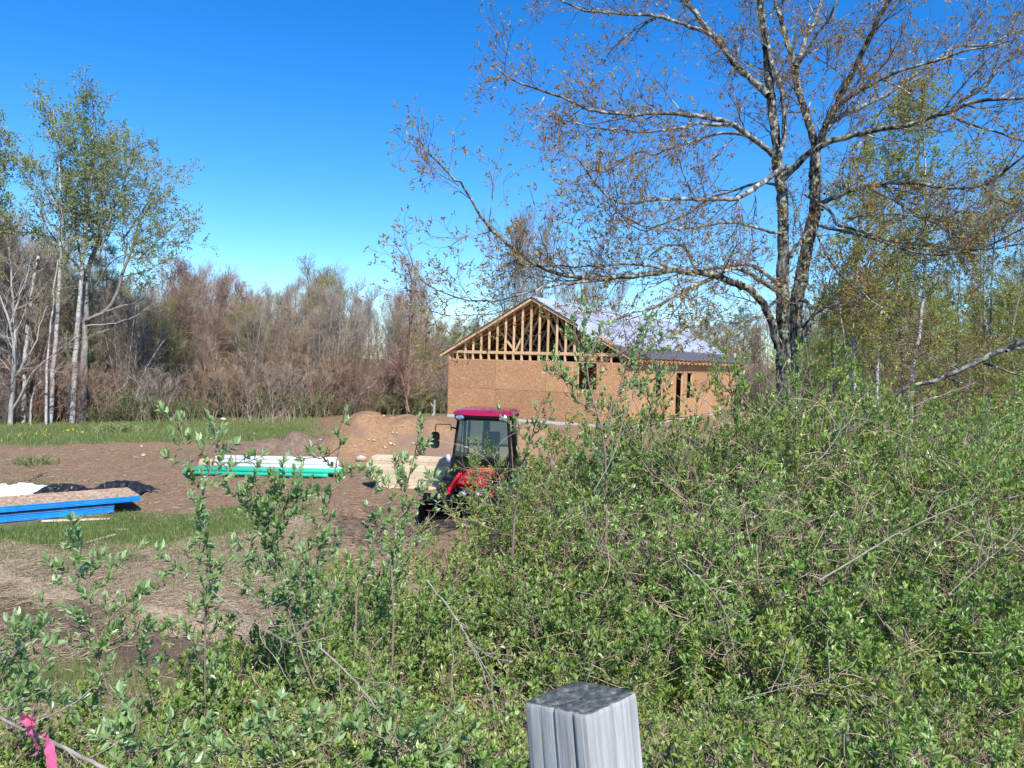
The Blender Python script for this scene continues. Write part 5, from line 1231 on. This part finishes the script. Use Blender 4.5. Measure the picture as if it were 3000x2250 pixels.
# single sprays traced one by one
def spray(label, paths, D, leafL=(.03, .05), ground=True, dens=26, side=(.05, .20), w0=7, w1=2.5, matl=None):
    qs = []
    for s in paths: qs.append(trace(s, D, rng.uniform(-.15, .15), w0 if s is paths[0] else w0 * .6, w1, 12))
    a = qs[0][0][0]; gz_ = float(height(a[0], a[1], False)); root = np.array([a[0], a[1], gz_])
    rt = empty('leafing_spray', root, 0, label, 'shrub')
    g = Geo(); gl = Geo()
    for i, (q, r) in enumerate(qs):
        if i == 0 and ground and q[0][2] > gz_: q = np.concatenate([[root - [0, 0, .05]], q]); r = np.r_[r[0] * 1.15, r]
        g.tube(q - root, r, 7, .6)
        Q = resample(q[1:] if i == 0 else q, 12)[None]; R = np.interp(np.linspace(0, 1, 12), np.linspace(0, 1, len(r)), r)[None]
        Lk = np.linalg.norm(np.diff(Q[0], axis=0), axis=1).sum()
        A, Ra = spawn(Q, R, max(5, int(Lk * dens)), .10, 1.0, side, (35, 75), 5, .10, .12, .5, lpow=.35, rmin=.0022); A = A - root
        g.tubes(A, np.maximum(Ra, .0018), 4)
        A = A[rng.random(len(A)) < .93]
        pos, tg = along(np.concatenate([A, (Q - root)[:, ::3][:, -5:] if Q.shape[1] > 8 else A[:0]]), 4, .15, .98) if False else along(A, 4, .12, .98)
        pos = np.repeat(pos, 2, 0); tg = np.repeat(tg, 2, 0)
        qv = np.repeat(rng.normal(size=(len(pos) // 2, 3)), 2, 0); qv -= (qv * tg).sum(1, keepdims=True) * tg; qv /= np.linalg.norm(qv, axis=1, keepdims=True)
        sg = np.tile([1, -1], len(pos) // 2)[:, None]
        ax = tg * rng.uniform(.4, 1, (len(pos), 1)) + qv * sg + np.array([0, 0, .3]); n_ = len(pos); L_ = rng.uniform(*leafL, n_)
        gl.leaves(pos, ax, tg + rng.normal(size=pos.shape) * .3, L_, L_ * rng.uniform(.42, .56, n_), hi=True, fold=.22, droop=.15, tint=rng.beta(2, 2.4, n_))
        tip = np.concatenate([A[:, -1], (q[-1] - root)[None]]); td = np.concatenate([A[:, -1] - A[:, -2], (q[-1] - q[-2])[None]]); td /= np.linalg.norm(td, axis=1, keepdims=True)
        pos = np.repeat(tip, 4, 0); ax = np.repeat(td, 4, 0) + rng.normal(size=pos.shape) * .35 + np.array([0, 0, .8]); n_ = len(pos); L_ = rng.uniform(*leafL, n_) * 1.1
        gl.leaves(pos, ax, rng.normal(size=pos.shape), L_, L_ * rng.uniform(.38, .50, n_), hi=True, fold=.3, droop=.05, tint=np.clip(rng.beta(3, 2, n_) + .05, 0, 1))
    obj('stems', g.mesh('stems', M_twig, True), rt); obj('foliage', gl.mesh('foliage', matl or M_bush_pale), rt)
    return rt
spray('thin dark stemmed leafy shoot standing alone, leftmost of the tall near shoots', ['V 270 1700 250 1560 215 1420 195 1300 182 1225 170 1160', 'V 188 1250 150 1235 120 1240', 'V 195 1290 230 1255 250 1212', 'V 205 1370 150 1350 105 1352', 'V 215 1400 270 1370 310 1355', 'V 235 1500 290 1440 320 1400', 'V 210 1440 240 1330 300 1268'], 3.5)
spray('tallest slender leafy shoot of the near left side, its tip against the far grass', ['V 440 1700 442 1450 447 1300 450 1200 441 1120 432 1050 405 990 385 910', 'V 410 1000 450 970 480 930', 'V 430 1050 490 1020 535 985', 'V 448 1240 390 1225 345 1212', 'V 447 1260 500 1220 530 1205', 'V 432 1050 460 1010 470 950', 'V 445 1350 400 1330 370 1340'], 3.8)
spray('bushy leafy shoot right of the slender one, in front of the pale pipes', ['V 720 1560 660 1440 625 1330 605 1250 600 1150 590 1060', 'V 600 1180 560 1120 525 1080 515 1060', 'V 602 1150 640 1080 670 1040', 'V 595 1100 560 1060 545 1040', 'V 605 1250 550 1220 520 1180', 'V 610 1270 680 1200 710 1150', 'V 600 1120 630 1060 600 1030', 'V 612 1300 560 1290 540 1270', 'V 640 1380 700 1320 720 1290', 'V 625 1330 660 1250 680 1230', 'V 600 1200 570 1160 590 1100'], 4.1, dens=36)
spray('pale leaning stem with a tuft of leaves crossing the right end of the pale pipes', ['V 640 1420 682 1235 700 1150 715 1050 735 965 747 890', 'V 735 965 700 990 655 990 630 985', 'V 715 1060 760 1030 790 1020'], 4.2, dens=15, side=(.04, .12))
spray('leafy shoot rising just left of the tractor', ['V 850 1330 845 1210 870 1100 880 1040 895 990 905 930', 'V 875 1070 855 1030 850 990', 'V 862 1120 910 1060 930 1030', 'V 860 1150 820 1140 790 1135', 'V 850 1190 900 1150 940 1110'], 4.8, dens=24)
spray('pale bare lower stem with leaves at its tip before the pale lumber', ['V 770 1290 800 1190 835 1090 840 1040', 'V 838 1060 815 1050 800 1030'], 4.6, dens=14, side=(.04, .12))
spray('forked young shrub in front of the house corner window', ['V 1310 1120 1306 930 1275 850 1262 780 1258 710 1262 660', 'V 1305 935 1330 870 1350 800 1375 740 1400 690', 'V 1275 850 1230 830 1195 800', 'V 1262 780 1290 740 1300 700', 'V 1350 800 1390 760 1440 720', 'V 1262 760 1240 720 1235 690', 'V 1300 900 1240 860 1190 770', 'V 1340 840 1400 830 1440 800'], 7.6, (.035, .06), dens=22, side=(.08, .25), w0=8)
spray('slim leafy shoot rising over the house wall right of the forked one', ['V 1410 1080 1405 900 1413 840 1420 790', 'V 1408 880 1385 840 1370 800', 'V 1410 860 1440 830 1460 800'], 8.2, (.035, .055), dens=14)
spray('leafy shoot overlapping the right side of the tractor roof', ['V 1110 1130 1125 1010 1150 940 1168 875', 'V 1140 960 1110 920 1085 905', 'V 1145 950 1180 910 1195 890'], 6.8, (.03, .05), dens=20)
spray('tangled leafy spray bending in from the left edge above the pink ribbon', ['V -60 1600 -20 1500 20 1420 55 1350', 'V 0 1460 40 1400 75 1375', 'V -20 1500 60 1470 100 1450', 'V -30 1530 50 1530 130 1500'], 3.1)
spray('leafy twigs at the bottom edge left of the post', ['V 560 1720 600 1650 640 1590 660 1560', 'V 600 1650 560 1600 540 1570', 'V 610 1640 680 1610 720 1600', 'V 590 1670 520 1640 480 1620'], 2.7, dens=34)
spray('leafy twigs along the bottom edge right of the pink ribbon', ['V 330 1740 320 1650 300 1590 290 1560', 'V 320 1650 260 1610 230 1590', 'V 318 1640 380 1600 400 1580', 'V 325 1670 420 1640 460 1600'], 2.6, dens=34)
spray('leafy shoots at the bottom edge between ribbon and post', ['V 840 1740 860 1640 850 1570 870 1520', 'V 860 1640 900 1590 930 1560', 'V 855 1610 800 1580 770 1570', 'V 850 1660 940 1630 990 1610'], 2.8, dens=30)
spray('tall leafy shoot in front of the big trunks', ['V 1790 1050 1770 900 1750 820 1740 740', 'V 1765 880 1720 830 1700 780', 'V 1760 850 1810 800 1830 760', 'V 1775 920 1840 870 1880 830'], 9.4, (.035, .055), dens=26, side=(.1, .3), matl=M_bush)
spray('leafy shoot before the end of the long roof', ['V 1600 1000 1585 880 1575 800 1570 755', 'V 1583 860 1555 820 1540 790', 'V 1580 840 1610 800 1622 770'], 9.2, (.035, .055), dens=20, side=(.1, .25), matl=M_bush)

# dead branches lying in the thicket
def deadbranch(s, D, de, w0, w1, label):
    w0 *= .62; w1 *= .55
    q, r = trace(s, D, de, w0, w1, 14); rl = q[0].copy()
    o_ = empty('dead_branch', rl, 0, label, 'branch'); g = Geo(); g.tube(q - rl, r, 7, .8)
    A, Ra = spawn(q[None], r[None], 10, .2, 1, (.12, .45), (20, 60), 7, .16, .02, .4, rmin=.0012); g.tubes(A - rl, np.maximum(Ra, .002), 4, .9)
    obj('branch', g.mesh('branch', M_dead, True), o_)
deadbranch('S 2400 1700 2500 1640 2600 1580 2680 1540 2760 1500 2870 1462', 5.2, .6, 10, 3, 'long dead grey branch slanting up to the right through the thicket')
deadbranch('S 2350 1380 2420 1330 2470 1250 2510 1218', 6.4, .4, 5, 2, 'thin dead branch in the upper thicket under the fallen limb')
deadbranch('S 2780 1740 2850 1680 2950 1590 3050 1520', 4.8, .4, 4, 2, 'dead pale twig slanting at the right edge of the thicket')
deadbranch('S 2000 1650 2060 1700 2120 1780 2150 1900', 4.2, -.2, 5, 3, 'dead twig bending down to the right of the post')
deadbranch('S 1250 1700 1330 1800 1400 1920 1440 1990', 3.7, -.3, 8, 4, 'brown dead stem slanting down to the left side of the post')
deadbranch('S 2150 2060 2300 2010 2450 2000 2600 2080', 3.6, .1, 4, 2, 'thin dead twig lying over the low leaves right of the post')
deadbranch('S 940 1900 1050 2000 1120 2100 1150 2220', 3.1, -.2, 9, 5, 'thick brown dead stem leaning low in the near left shrubs')
deadbranch('S 620 1730 700 1790 800 1860 900 1905', 3.5, 0, 5, 3, 'grey leaning twig crossing the bushy near shoot')
deadbranch('S 2560 1260 2650 1200 2750 1160 2860 1120', 8.4, .5, 4, 2, 'bare grey twig lying along the far crest of the thicket')
deadbranch('S 1740 1440 1800 1330 1830 1220 1850 1120', 6.0, .4, 5, 2, 'dark bare stem rising through the thicket in front of the house')

def gpoint(x, y, D0_=3.0, D1_=60.0):
    """where the ray of photo pixel (x, y) meets the bare terrain"""
    for D in np.arange(D0_, D1_, .1):
        p = P(x, y, D)
        if p[2] <= float(height(p[0], p[1], False)): return p
    return P(x, y, D1_)

# ------------------------------------------------------------------ ground cover
rng = np.random.default_rng(104)
def onimg(n, x0, x1, y0, y1, D_lo, D_hi, power=1.0):
    """random ground points seen inside a window of the photo"""
    xs = rng.uniform(x0, x1, n * 2) * V2; D = D_lo * (D_hi / D_lo) ** (rng.random(n * 2) ** power)
    s = (xs - 1500) / F
    X = s * D * 1.0; return X[:n], D[:n]
def blades(n, x0, x1, D_lo, D_hi, hgt, wid, test, power=1.0, patch=.5, bend=.5):
    X, Y = onimg(n, x0, x1, 0, 0, D_lo, D_hi, power)
    d, s, m_ = masks(X, Y); keep = test(d, s, m_, X, Y) > rng.random(len(X))
    pn = fbm(X * .9, Y * .9, 3, 77); keep &= pn > (patch - .5) + rng.random(len(X)) * .35
    lxs = (X - pr[0]) * cos(ang) + (Y - pr[1]) * sin(ang); lys = -(X - pr[0]) * sin(ang) + (Y - pr[1]) * cos(ang)
    keep &= ~((lxs < .1) & (lys > -.10 - .5 * (lxs < -.8)) & (lys < 1.5))
    X, Y, pn = X[keep], Y[keep], pn[keep]; n = len(X); z = height(X, Y, True)
    a = rng.random(n) * 6.28; h = rng.uniform(*hgt, n) * (.6 + .9 * pn); wv = rng.uniform(*wid, n)
    base = np.stack([X, Y, z - .01], 1); dx = np.stack([np.cos(a), np.sin(a), np.zeros(n)], 1)
    ln = rng.normal(size=(n, 3)) * bend * .5; ln[:, 2] = 0
    tip = base + (np.array([0, 0, 1.0]) + ln) * h[:, None]; mid = base + (np.array([0, 0, .55]) + ln * .35) * h[:, None]
    V = np.stack([base - dx * wv[:, None] / 2, base + dx * wv[:, None] / 2, mid + dx * wv[:, None] * .4, mid - dx * wv[:, None] * .4, tip], 1)
    tint = np.clip(rng.random(n) * .75 + .35 * (fbm(X * .5, Y * .5, 2, 9) - .4) + (rng.random(n) < .06) * .3, 0, 1)
    return V, tint
parts_ = []
parts_.append(blades(70000, -30, 960, 24.5, 46, (.07, .17), (.010, .022), lambda d, s, m, X, Y: (1 - d) * (1 - s), .9, .52))
parts_.append(blades(75000, -40, 760, 11.8, 19, (.05, .13), (.007, .013), lambda d, s, m, X, Y: (1 - np.clip(d * 1.15, 0, 1)) * (1 - s * .90), 1, .66))
parts_.append(blades(9000, -40, 760, 19, 26, (.04, .10), (.008, .014), lambda d, s, m, X, Y: .5 + 0 * d, 1, .85))
parts_.append(blades(60000, -200, 1500, 2.0, 8.4, (.05, .16), (.003, .006), lambda d, s, m, X, Y: (1 - s * .95) * (1 - d), .8, .5))
parts_.append(blades(16000, -40, 620, 7, 12, (.03, .08), (.004, .007), lambda d, s, m, X, Y: .5 + 0 * d, .8, .8))
Vb = np.concatenate([p[0] for p in parts_]).reshape(-1, 3); tb = np.repeat(np.concatenate([p[1] for p in parts_]), 5); nb = len(Vb) // 5
k = np.arange(nb) * 5
gr = obj('grass', mesh_np('grass', Vb, [np.stack([k + 3, k + 2, k + 4], 1), np.stack([k, k + 1, k + 2, k + 3], 1)], M_grass, tb))
tag(gr, 'short spring grass growing in patches over the field', 'grass', kind='stuff')
def strawset(n, x0, x1, D_lo, D_hi, ln, wd, power=1, test=None, lift=.012, hmul=1.0):
    X, Y = onimg(n, x0, x1, 0, 0, D_lo, D_hi, power)
    if test is not None:
        d, s, m_ = masks(X, Y); kk = test(d, s, m_, X, Y) > rng.random(len(X)); X, Y = X[kk], Y[kk]
    n = len(X); z = height(X, Y, True) + rng.random(n) * lift + .004
    a = rng.random(n) * pi; l = rng.uniform(*ln, n); el = np.abs(rng.normal(size=n)) * .12 * hmul
    d1 = np.stack([np.cos(a) * np.cos(el), np.sin(a) * np.cos(el), np.sin(el)], 1); c = np.stack([X, Y, z], 1)
    a2 = a + rng.normal(size=n) * .3; d2 = np.stack([np.cos(a2) * np.cos(el), np.sin(a2) * np.cos(el), np.sin(el * .4)], 1)
    P_ = np.stack([c, c + d1 * l[:, None] / 2, c + (d1 + d2) * l[:, None] / 2], 1)
    sd_ = np.stack([-np.sin(a), np.cos(a), rng.normal(size=n) * .5], 1) * rng.uniform(*wd, n)[:, None] / 2
    V = np.stack([P_[:, 0] - sd_, P_[:, 0] + sd_, P_[:, 1] + sd_, P_[:, 1] - sd_, P_[:, 2] + sd_ * .4, P_[:, 2] - sd_ * .4], 1)
    k = np.arange(n) * 6
    return V.reshape(-1, 3), k, rng.random(n)
Vs = []; Ks = []; Ts = []; off = 0
for args in ((80000, -60, 900, 7.2, 15.5, (.06, .20), (.003, .007), 1, lambda d, s, m, X, Y: s * (1 - m * .85), .02, 1.0), (7000, -60, 900, 15, 27, (.06, .2), (.005, .010), 1, None, .02, 1), (10000, -60, 800, 3.5, 7.5, (.06, .22), (.003, .006), 1, None, .03, 1.5), (2500, 1000, 1300, 18, 30, (.1, .4), (.008, .016), 1, None, .03, 1)):
    V, k_, t = strawset(*args); Vs.append(V); Ks.append(k_ + off); Ts.append(np.repeat(t, 6)); off += len(V)
k = np.concatenate(Ks)
st = obj('straw', mesh_np('straw', np.concatenate(Vs), [np.concatenate([np.stack([k, k + 1, k + 2, k + 3], 1), np.stack([k + 3, k + 2, k + 4, k + 5], 1)])], M_straw, np.concatenate(Ts)))
tag(st, 'dry straw scattered over the muddy ground', 'straw', kind='stuff')
# dead stalks under and inside the thicket
V, k, t = strawset(60000, 560, 2260, 1.9, 10.5, (.10, .38), (.002, .005), .9, None, .06, 3.2)
M_stalk = leaf_mat('dead_stalk', [(0, (.10, .075, .05)), (.6, (.22, .17, .12)), (1, (.40, .33, .25))], .1, .8, .1)
ds = obj('dead_stalks', mesh_np('dead_stalks', V, [np.concatenate([np.stack([k, k + 1, k + 2, k + 3], 1), np.stack([k + 3, k + 2, k + 4, k + 5], 1)])], M_stalk, np.repeat(t, 6)))
tag(ds, 'tangle of dead stalks under the leafing thicket', 'dead stalks', kind='stuff')
# tall dry grass clump with a broken white branch at the field edge
def clump(p, n, h, wd, material, label, nm='dry_grass_clump', spread=.6, lean=.28):
    b_ = np.stack([rng.normal(size=n) * spread, rng.normal(size=n) * .25, np.zeros(n)], 1)
    d_ = np.stack([rng.normal(size=n) * lean, rng.normal(size=n) * lean, np.ones(n)], 1); hh = rng.uniform(.4, 1, n) * h
    m1 = b_ + d_ * hh[:, None] * .55; t_ = m1 + (d_ * [1.8, 1.8, .8]) * hh[:, None] * .5
    g = Geo(); g.tubes(np.stack([b_, m1, t_], 1), np.broadcast_to(np.array([wd, wd * .8, wd * .3])[None], (n, 3)), 3)
    return tag(obj(nm, g.mesh(nm, material), loc=p), label, 'grass')
for (x, y, n, s_, lab) in ((760, 1240, 60, .7, 'tall clump of dry pale grass at the back of the field'), (560, 1230, 30, .5, 'thin clump of dry grass stalks left of the larger dry clump'), (440, 1240, 24, .8, 'sparse dry stalks standing in the left grass'), (850, 1232, 34, .4, 'dry grass tuft behind the dark soil mound')):
    p = gpoint(x, y); clump(p, n, .95, .008, M_straw, lab, spread=s_)
deadbranch('S 735 1240 725 1210 728 1190 718 1186', 38, 0, 7, 4, 'bleached upright broken branch stub in the dry grass')
deadbranch('S 765 1242 800 1225 830 1215 838 1200', 38, 0, 4, 6, 'bleached forked branch lying against the dry grass')
p = P(1271, 1222, 36); pz_ = float(height(p[0], 36, False))
ps = empty('old_stump', (p[0], 36, pz_), 0, 'weathered pale stump post with a knob at the left of the house', 'stump')
g = Geo(); q, r = trace('S 1271 1240 1270 1210 1272 1190 1274 1168', 36, 0, 9, 8); g.tube(q - np.array([p[0], 36, pz_]), r, 8, .5); q, r = trace('S 1270 1196 1264 1186 1262 1180', 36, -.1, 7, 4); g.tube(q - np.array([p[0], 36, pz_]), r, 7, .5)
obj('stump_wood', g.mesh('stump_wood', M_pale, True), ps)
# dandelions
M_dand = mat('dandelion_yellow', (.80, .60, .02), .7)
g = Geo()
for (x, y, n) in ((130, 1277, 14), (185, 1272, 6), (60, 1290, 4), (200, 1285, 3)):
    p = gpoint(x, y)
    pos = p + rng.normal(size=(n, 3)) * [.55, .8, 0]; pos[:, 2] = height(pos[:, 0], pos[:, 1]) + .14
    g.leaves(np.repeat(pos, 3, 0), rng.normal(size=(n * 3, 3)) + [0, -.3, .4], rng.normal(size=(n * 3, 3)), .035, .035)
tag(obj('dandelions', g.mesh('dandelions', M_dand)), 'yellow dandelion heads dotted in the far grass', 'flowers', kind='stuff')
tag(clump(gpoint(345, 1265), 240, .45, .012, M_grass, 'fresh green weed clump in the far grass above the soil', 'weed_clump', .55, .5), kind=None)
tag(clump(gpoint(100, 1360), 120, .30, .012, M_grass, 'small green weed tuft on the bare soil at left', 'weed_clump', .25, .6))
# sticks on the dirt
for (s, lab) in (('S 85 1410 110 1400 140 1388', 'dark stick lying on the bare soil at the left'), ('S 400 1425 430 1428 455 1432', 'dark stick right of the black plastic'), ('S 460 1277 478 1232', 'short upright twig standing in the left grass')):
    t_ = s.split()[1:]; a = gpoint(float(t_[0]), float(t_[1])); b_ = gpoint(float(t_[-2]), float(t_[-1]))
    g = Geo(); g.tube([a * 0, (b_ - a) * .5 + [0, 0, .05], (b_ - a) + [0, 0, .02]], [.015, .02, .01], 6, .2); tag(obj('stick', g.mesh('stick', M_twig, True), loc=a + [0, 0, .02]), lab, 'stick')

# ------------------------------------------------------------------ grey post
rng = np.random.default_rng(105)
M_post = mat('weathered_post_wood', rough=.85, spec=.15)
v_ = coords(M_post, 'Object', (1, 1, .035)); n_ = noise(M_post, v_, 70, 9, .8); nb_ = noise(M_post, coords(M_post, 'Object', (1, 1, .12)), 16, 4, .5)
c_ = ramp(M_post, n_, [(.30, (.13, .125, .12)), (.42, (.29, .285, .28)), (.56, (.43, .425, .42)), (.75, (.56, .555, .545))])
c_ = mix(M_post, ramp(M_post, nb_, [(.42, (0, 0, 0)), (.68, (.55, .55, .55))]), c_, (.20, .205, .19))
geo_ = N(M_post, 'ShaderNodeTexCoord'); sp_ = N(M_post, 'ShaderNodeSeparateXYZ'); L(M_post, geo_.outputs['Normal'], sp_.inputs[0])
nt_ = noise(M_post, coords(M_post, 'Object'), 55, 6, .7)
topc = ramp(M_post, nt_, [(.30, (.030, .038, .038)), (.48, (.085, .095, .092)), (.58, (.17, .17, .14)), (.68, (.36, .36, .27))])
c_ = mix(M_post, ramp(M_post, sp_.outputs[2], [(.60, (0, 0, 0)), (.80, (1, 1, 1))]), c_, topc)
setc(M_post, c_); bump(M_post, n_, .55, .006)
Dp = 1.30
pt = P(1702, 2040, Dp)
gz_ = float(height(pt[0], pt[1], False)); Hp = 1.25
up = np.array([-tan(rad(6.2)), tan(rad(7.2)), 1.0]); up /= np.linalg.norm(up)
nS = 44; ringN = 4 * nS
hw = .0705; rc = .012
def post_ring(z, sc_, seed=0, dz=None):
    pts = []
    for i in range(ringN):
        t = i / ringN * 4; s = int(t); f = t - s; c = [(-1, -1), (1, -1), (1, 1), (-1, 1), (-1, -1)]
        x = c[s][0] + (c[s + 1][0] - c[s][0]) * f; y_ = c[s][1] + (c[s + 1][1] - c[s][1]) * f
        kx = (abs(x) ** 14 + abs(y_) ** 14) ** (1 / 14.0)
        x /= kx; y_ /= kx
        j = .0022 * (fbm(np.array([i * .40 + 3.0]), np.array([z * 1.2 + 5]), 3, 91)[0] - .5) * 2
        crk = 0
        for ci, wd, dp in ((12, 1.6, .006), (20, 1.2, .005), (33, 1.4, .008), (40, 1.0, .004), (58, 1.6, .012), (66, 1.1, .004), (76, 1.0, .004), (52, 1.0, .004), (120, 2, .01), (150, 1.6, .008)):
            crk += dp * (.25 + .75 * float(vnoise(np.array([z * 3 + ci]), np.array([ci * 1.0]), 5)[0])) * .8 * math.exp(-((i - ci - 1.2 * sin(z * 5 + ci)) / wd * 2.6) ** 2)
        rr = 1 + (j - crk) / hw
        pts.append([x * hw * rr * sc_, y_ * hw * rr * sc_, z])
    return np.array(pts)
rings = [post_ring(z, 1.0) for z in np.linspace(-Hp, -.03, 26)] + [post_ring(-.010, .998), post_ring(-.003, .985), post_ring(0, .955)]
for s_ in (.8, .6, .4, .2, .05):
    q = post_ring(0, .955 * s_); q[:, 2] = -.004 + (fbm(q[:, 0] * 60 + 9, q[:, 1] * 60 + 9, 3, 17) - .5) * .008; rings.append(q)
V = np.concatenate(rings); Q = [[k * ringN + j, k * ringN + (j + 1) % ringN, (k + 1) * ringN + (j + 1) % ringN, (k + 1) * ringN + j] for k in range(len(rings) - 1) for j in range(ringN)]
pme = mesh_np('fence_post', V, [np.array(Q)], M_post, smooth=True)
po = obj('fence_post', pme)
zax = Vector(up); xax = Vector((cos(rad(-44)), sin(rad(-44)), 0)); xax = (xax - zax * xax.dot(zax)).normalized(); yax = zax.cross(xax)
po.matrix_world = Matrix(((xax[0], yax[0], zax[0], pt[0]), (xax[1], yax[1], zax[1], pt[1]), (xax[2], yax[2], zax[2], pt[2]), (0, 0, 0, 1)))
tag(po, 'weathered grey square wooden post with a mossy dark top', 'post')

# ------------------------------------------------------------------ pink ribbon on its branch
M_pink = leaf_mat('pink_flagging', [(0, (.86, .15, .32)), (1, (.92, .22, .42))], .35, .35, .5, 0)
q, r = trace('S -60 2080 0 2103 90 2145 150 2172 230 2212 330 2262', 1.9, .15, 9, 13, 24)
rb = empty('ribbon_branch', q[0], 0, 'pale diagonal branch at the bottom left carrying the pink ribbon', 'branch')
g = Geo(); g.tube(q - q[0], r, 10, .8); A, Ra = spawn(q[None], r[None], 6, .1, .9, (.1, .25), (30, 60), 5, .1, .05, .4); g.tubes(A - q[0], np.maximum(Ra, .0015), 4)
obj('branch', g.mesh('branch', M_dead, True), rb)
def ribbon(path, D, wd, twist, n=26, crinkle=.0012):
    c = resample(np.array([P(x, y, D + dd) for x, y, dd in path]), n); t = np.gradient(c, axis=0); t /= np.linalg.norm(t, axis=1, keepdims=True)
    a = np.linspace(twist[0], twist[1], n); s0 = np.cross(t, [0, 1.0, 0]); s0 /= np.linalg.norm(s0, axis=1, keepdims=True); s1 = np.cross(t, s0)
    sd_ = s0 * np.cos(a)[:, None] + s1 * np.sin(a)[:, None]; u_ = np.linspace(-.5, .5, 5)
    V = c[:, None] + sd_[:, None] * (u_ * wd)[None, :, None] + s1[:, None] * (np.sin(np.arange(n) * 1.3)[:, None, None] * crinkle * np.cos(u_ * 7)[None, :, None])
    k = np.arange(n - 1)[:, None] * 5 + np.arange(4)[None]
    return V.reshape(-1, 3), np.stack([k, k + 1, k + 6, k + 5], -1).reshape(-1, 4)
Vr = []; Qr = []; off = 0
for path, wd, tw_ in ((((62, 2104, -.02), (66, 2094, -.04), (88, 2100, -.05), (98, 2116, -.03), (80, 2124, 0)), .020, (0, 2.2)), (((60, 2112, -.02), (74, 2108, -.05), (92, 2128, -.04), (78, 2134, -.01)), .018, (1, 3.4)),
        (((84, 2130, -.02), (86, 2150, -.03), (98, 2168, -.02), (104, 2180, 0)), .026, (.2, .9)), (((98, 2172, .0), (108, 2186, -.02), (112, 2200, 0), (98, 2210, .02)), .022, (0, 1.8)),
        (((134, 2166, -.03), (142, 2185, -.05), (150, 2215, -.05), (153, 2260, -.05), (154, 2300, -.04)), .029, (.0, .25)), (((130, 2160, .02), (120, 2150, -.03), (134, 2168, -.04)), .02, (0, 1))):
    V, Q = ribbon(path, 1.93, wd, tw_); Vr.append(V); Qr.append(Q + off); off += len(V)
V = np.concatenate(Vr); c0 = V.mean(0)
o = obj('pink_ribbon', mesh_np('pink_ribbon', V - c0, [np.concatenate(Qr)], M_pink, rng.random(len(V)), smooth=True), loc=c0)
tag(o, 'bright pink marking ribbon tied round the pale branch', 'ribbon')
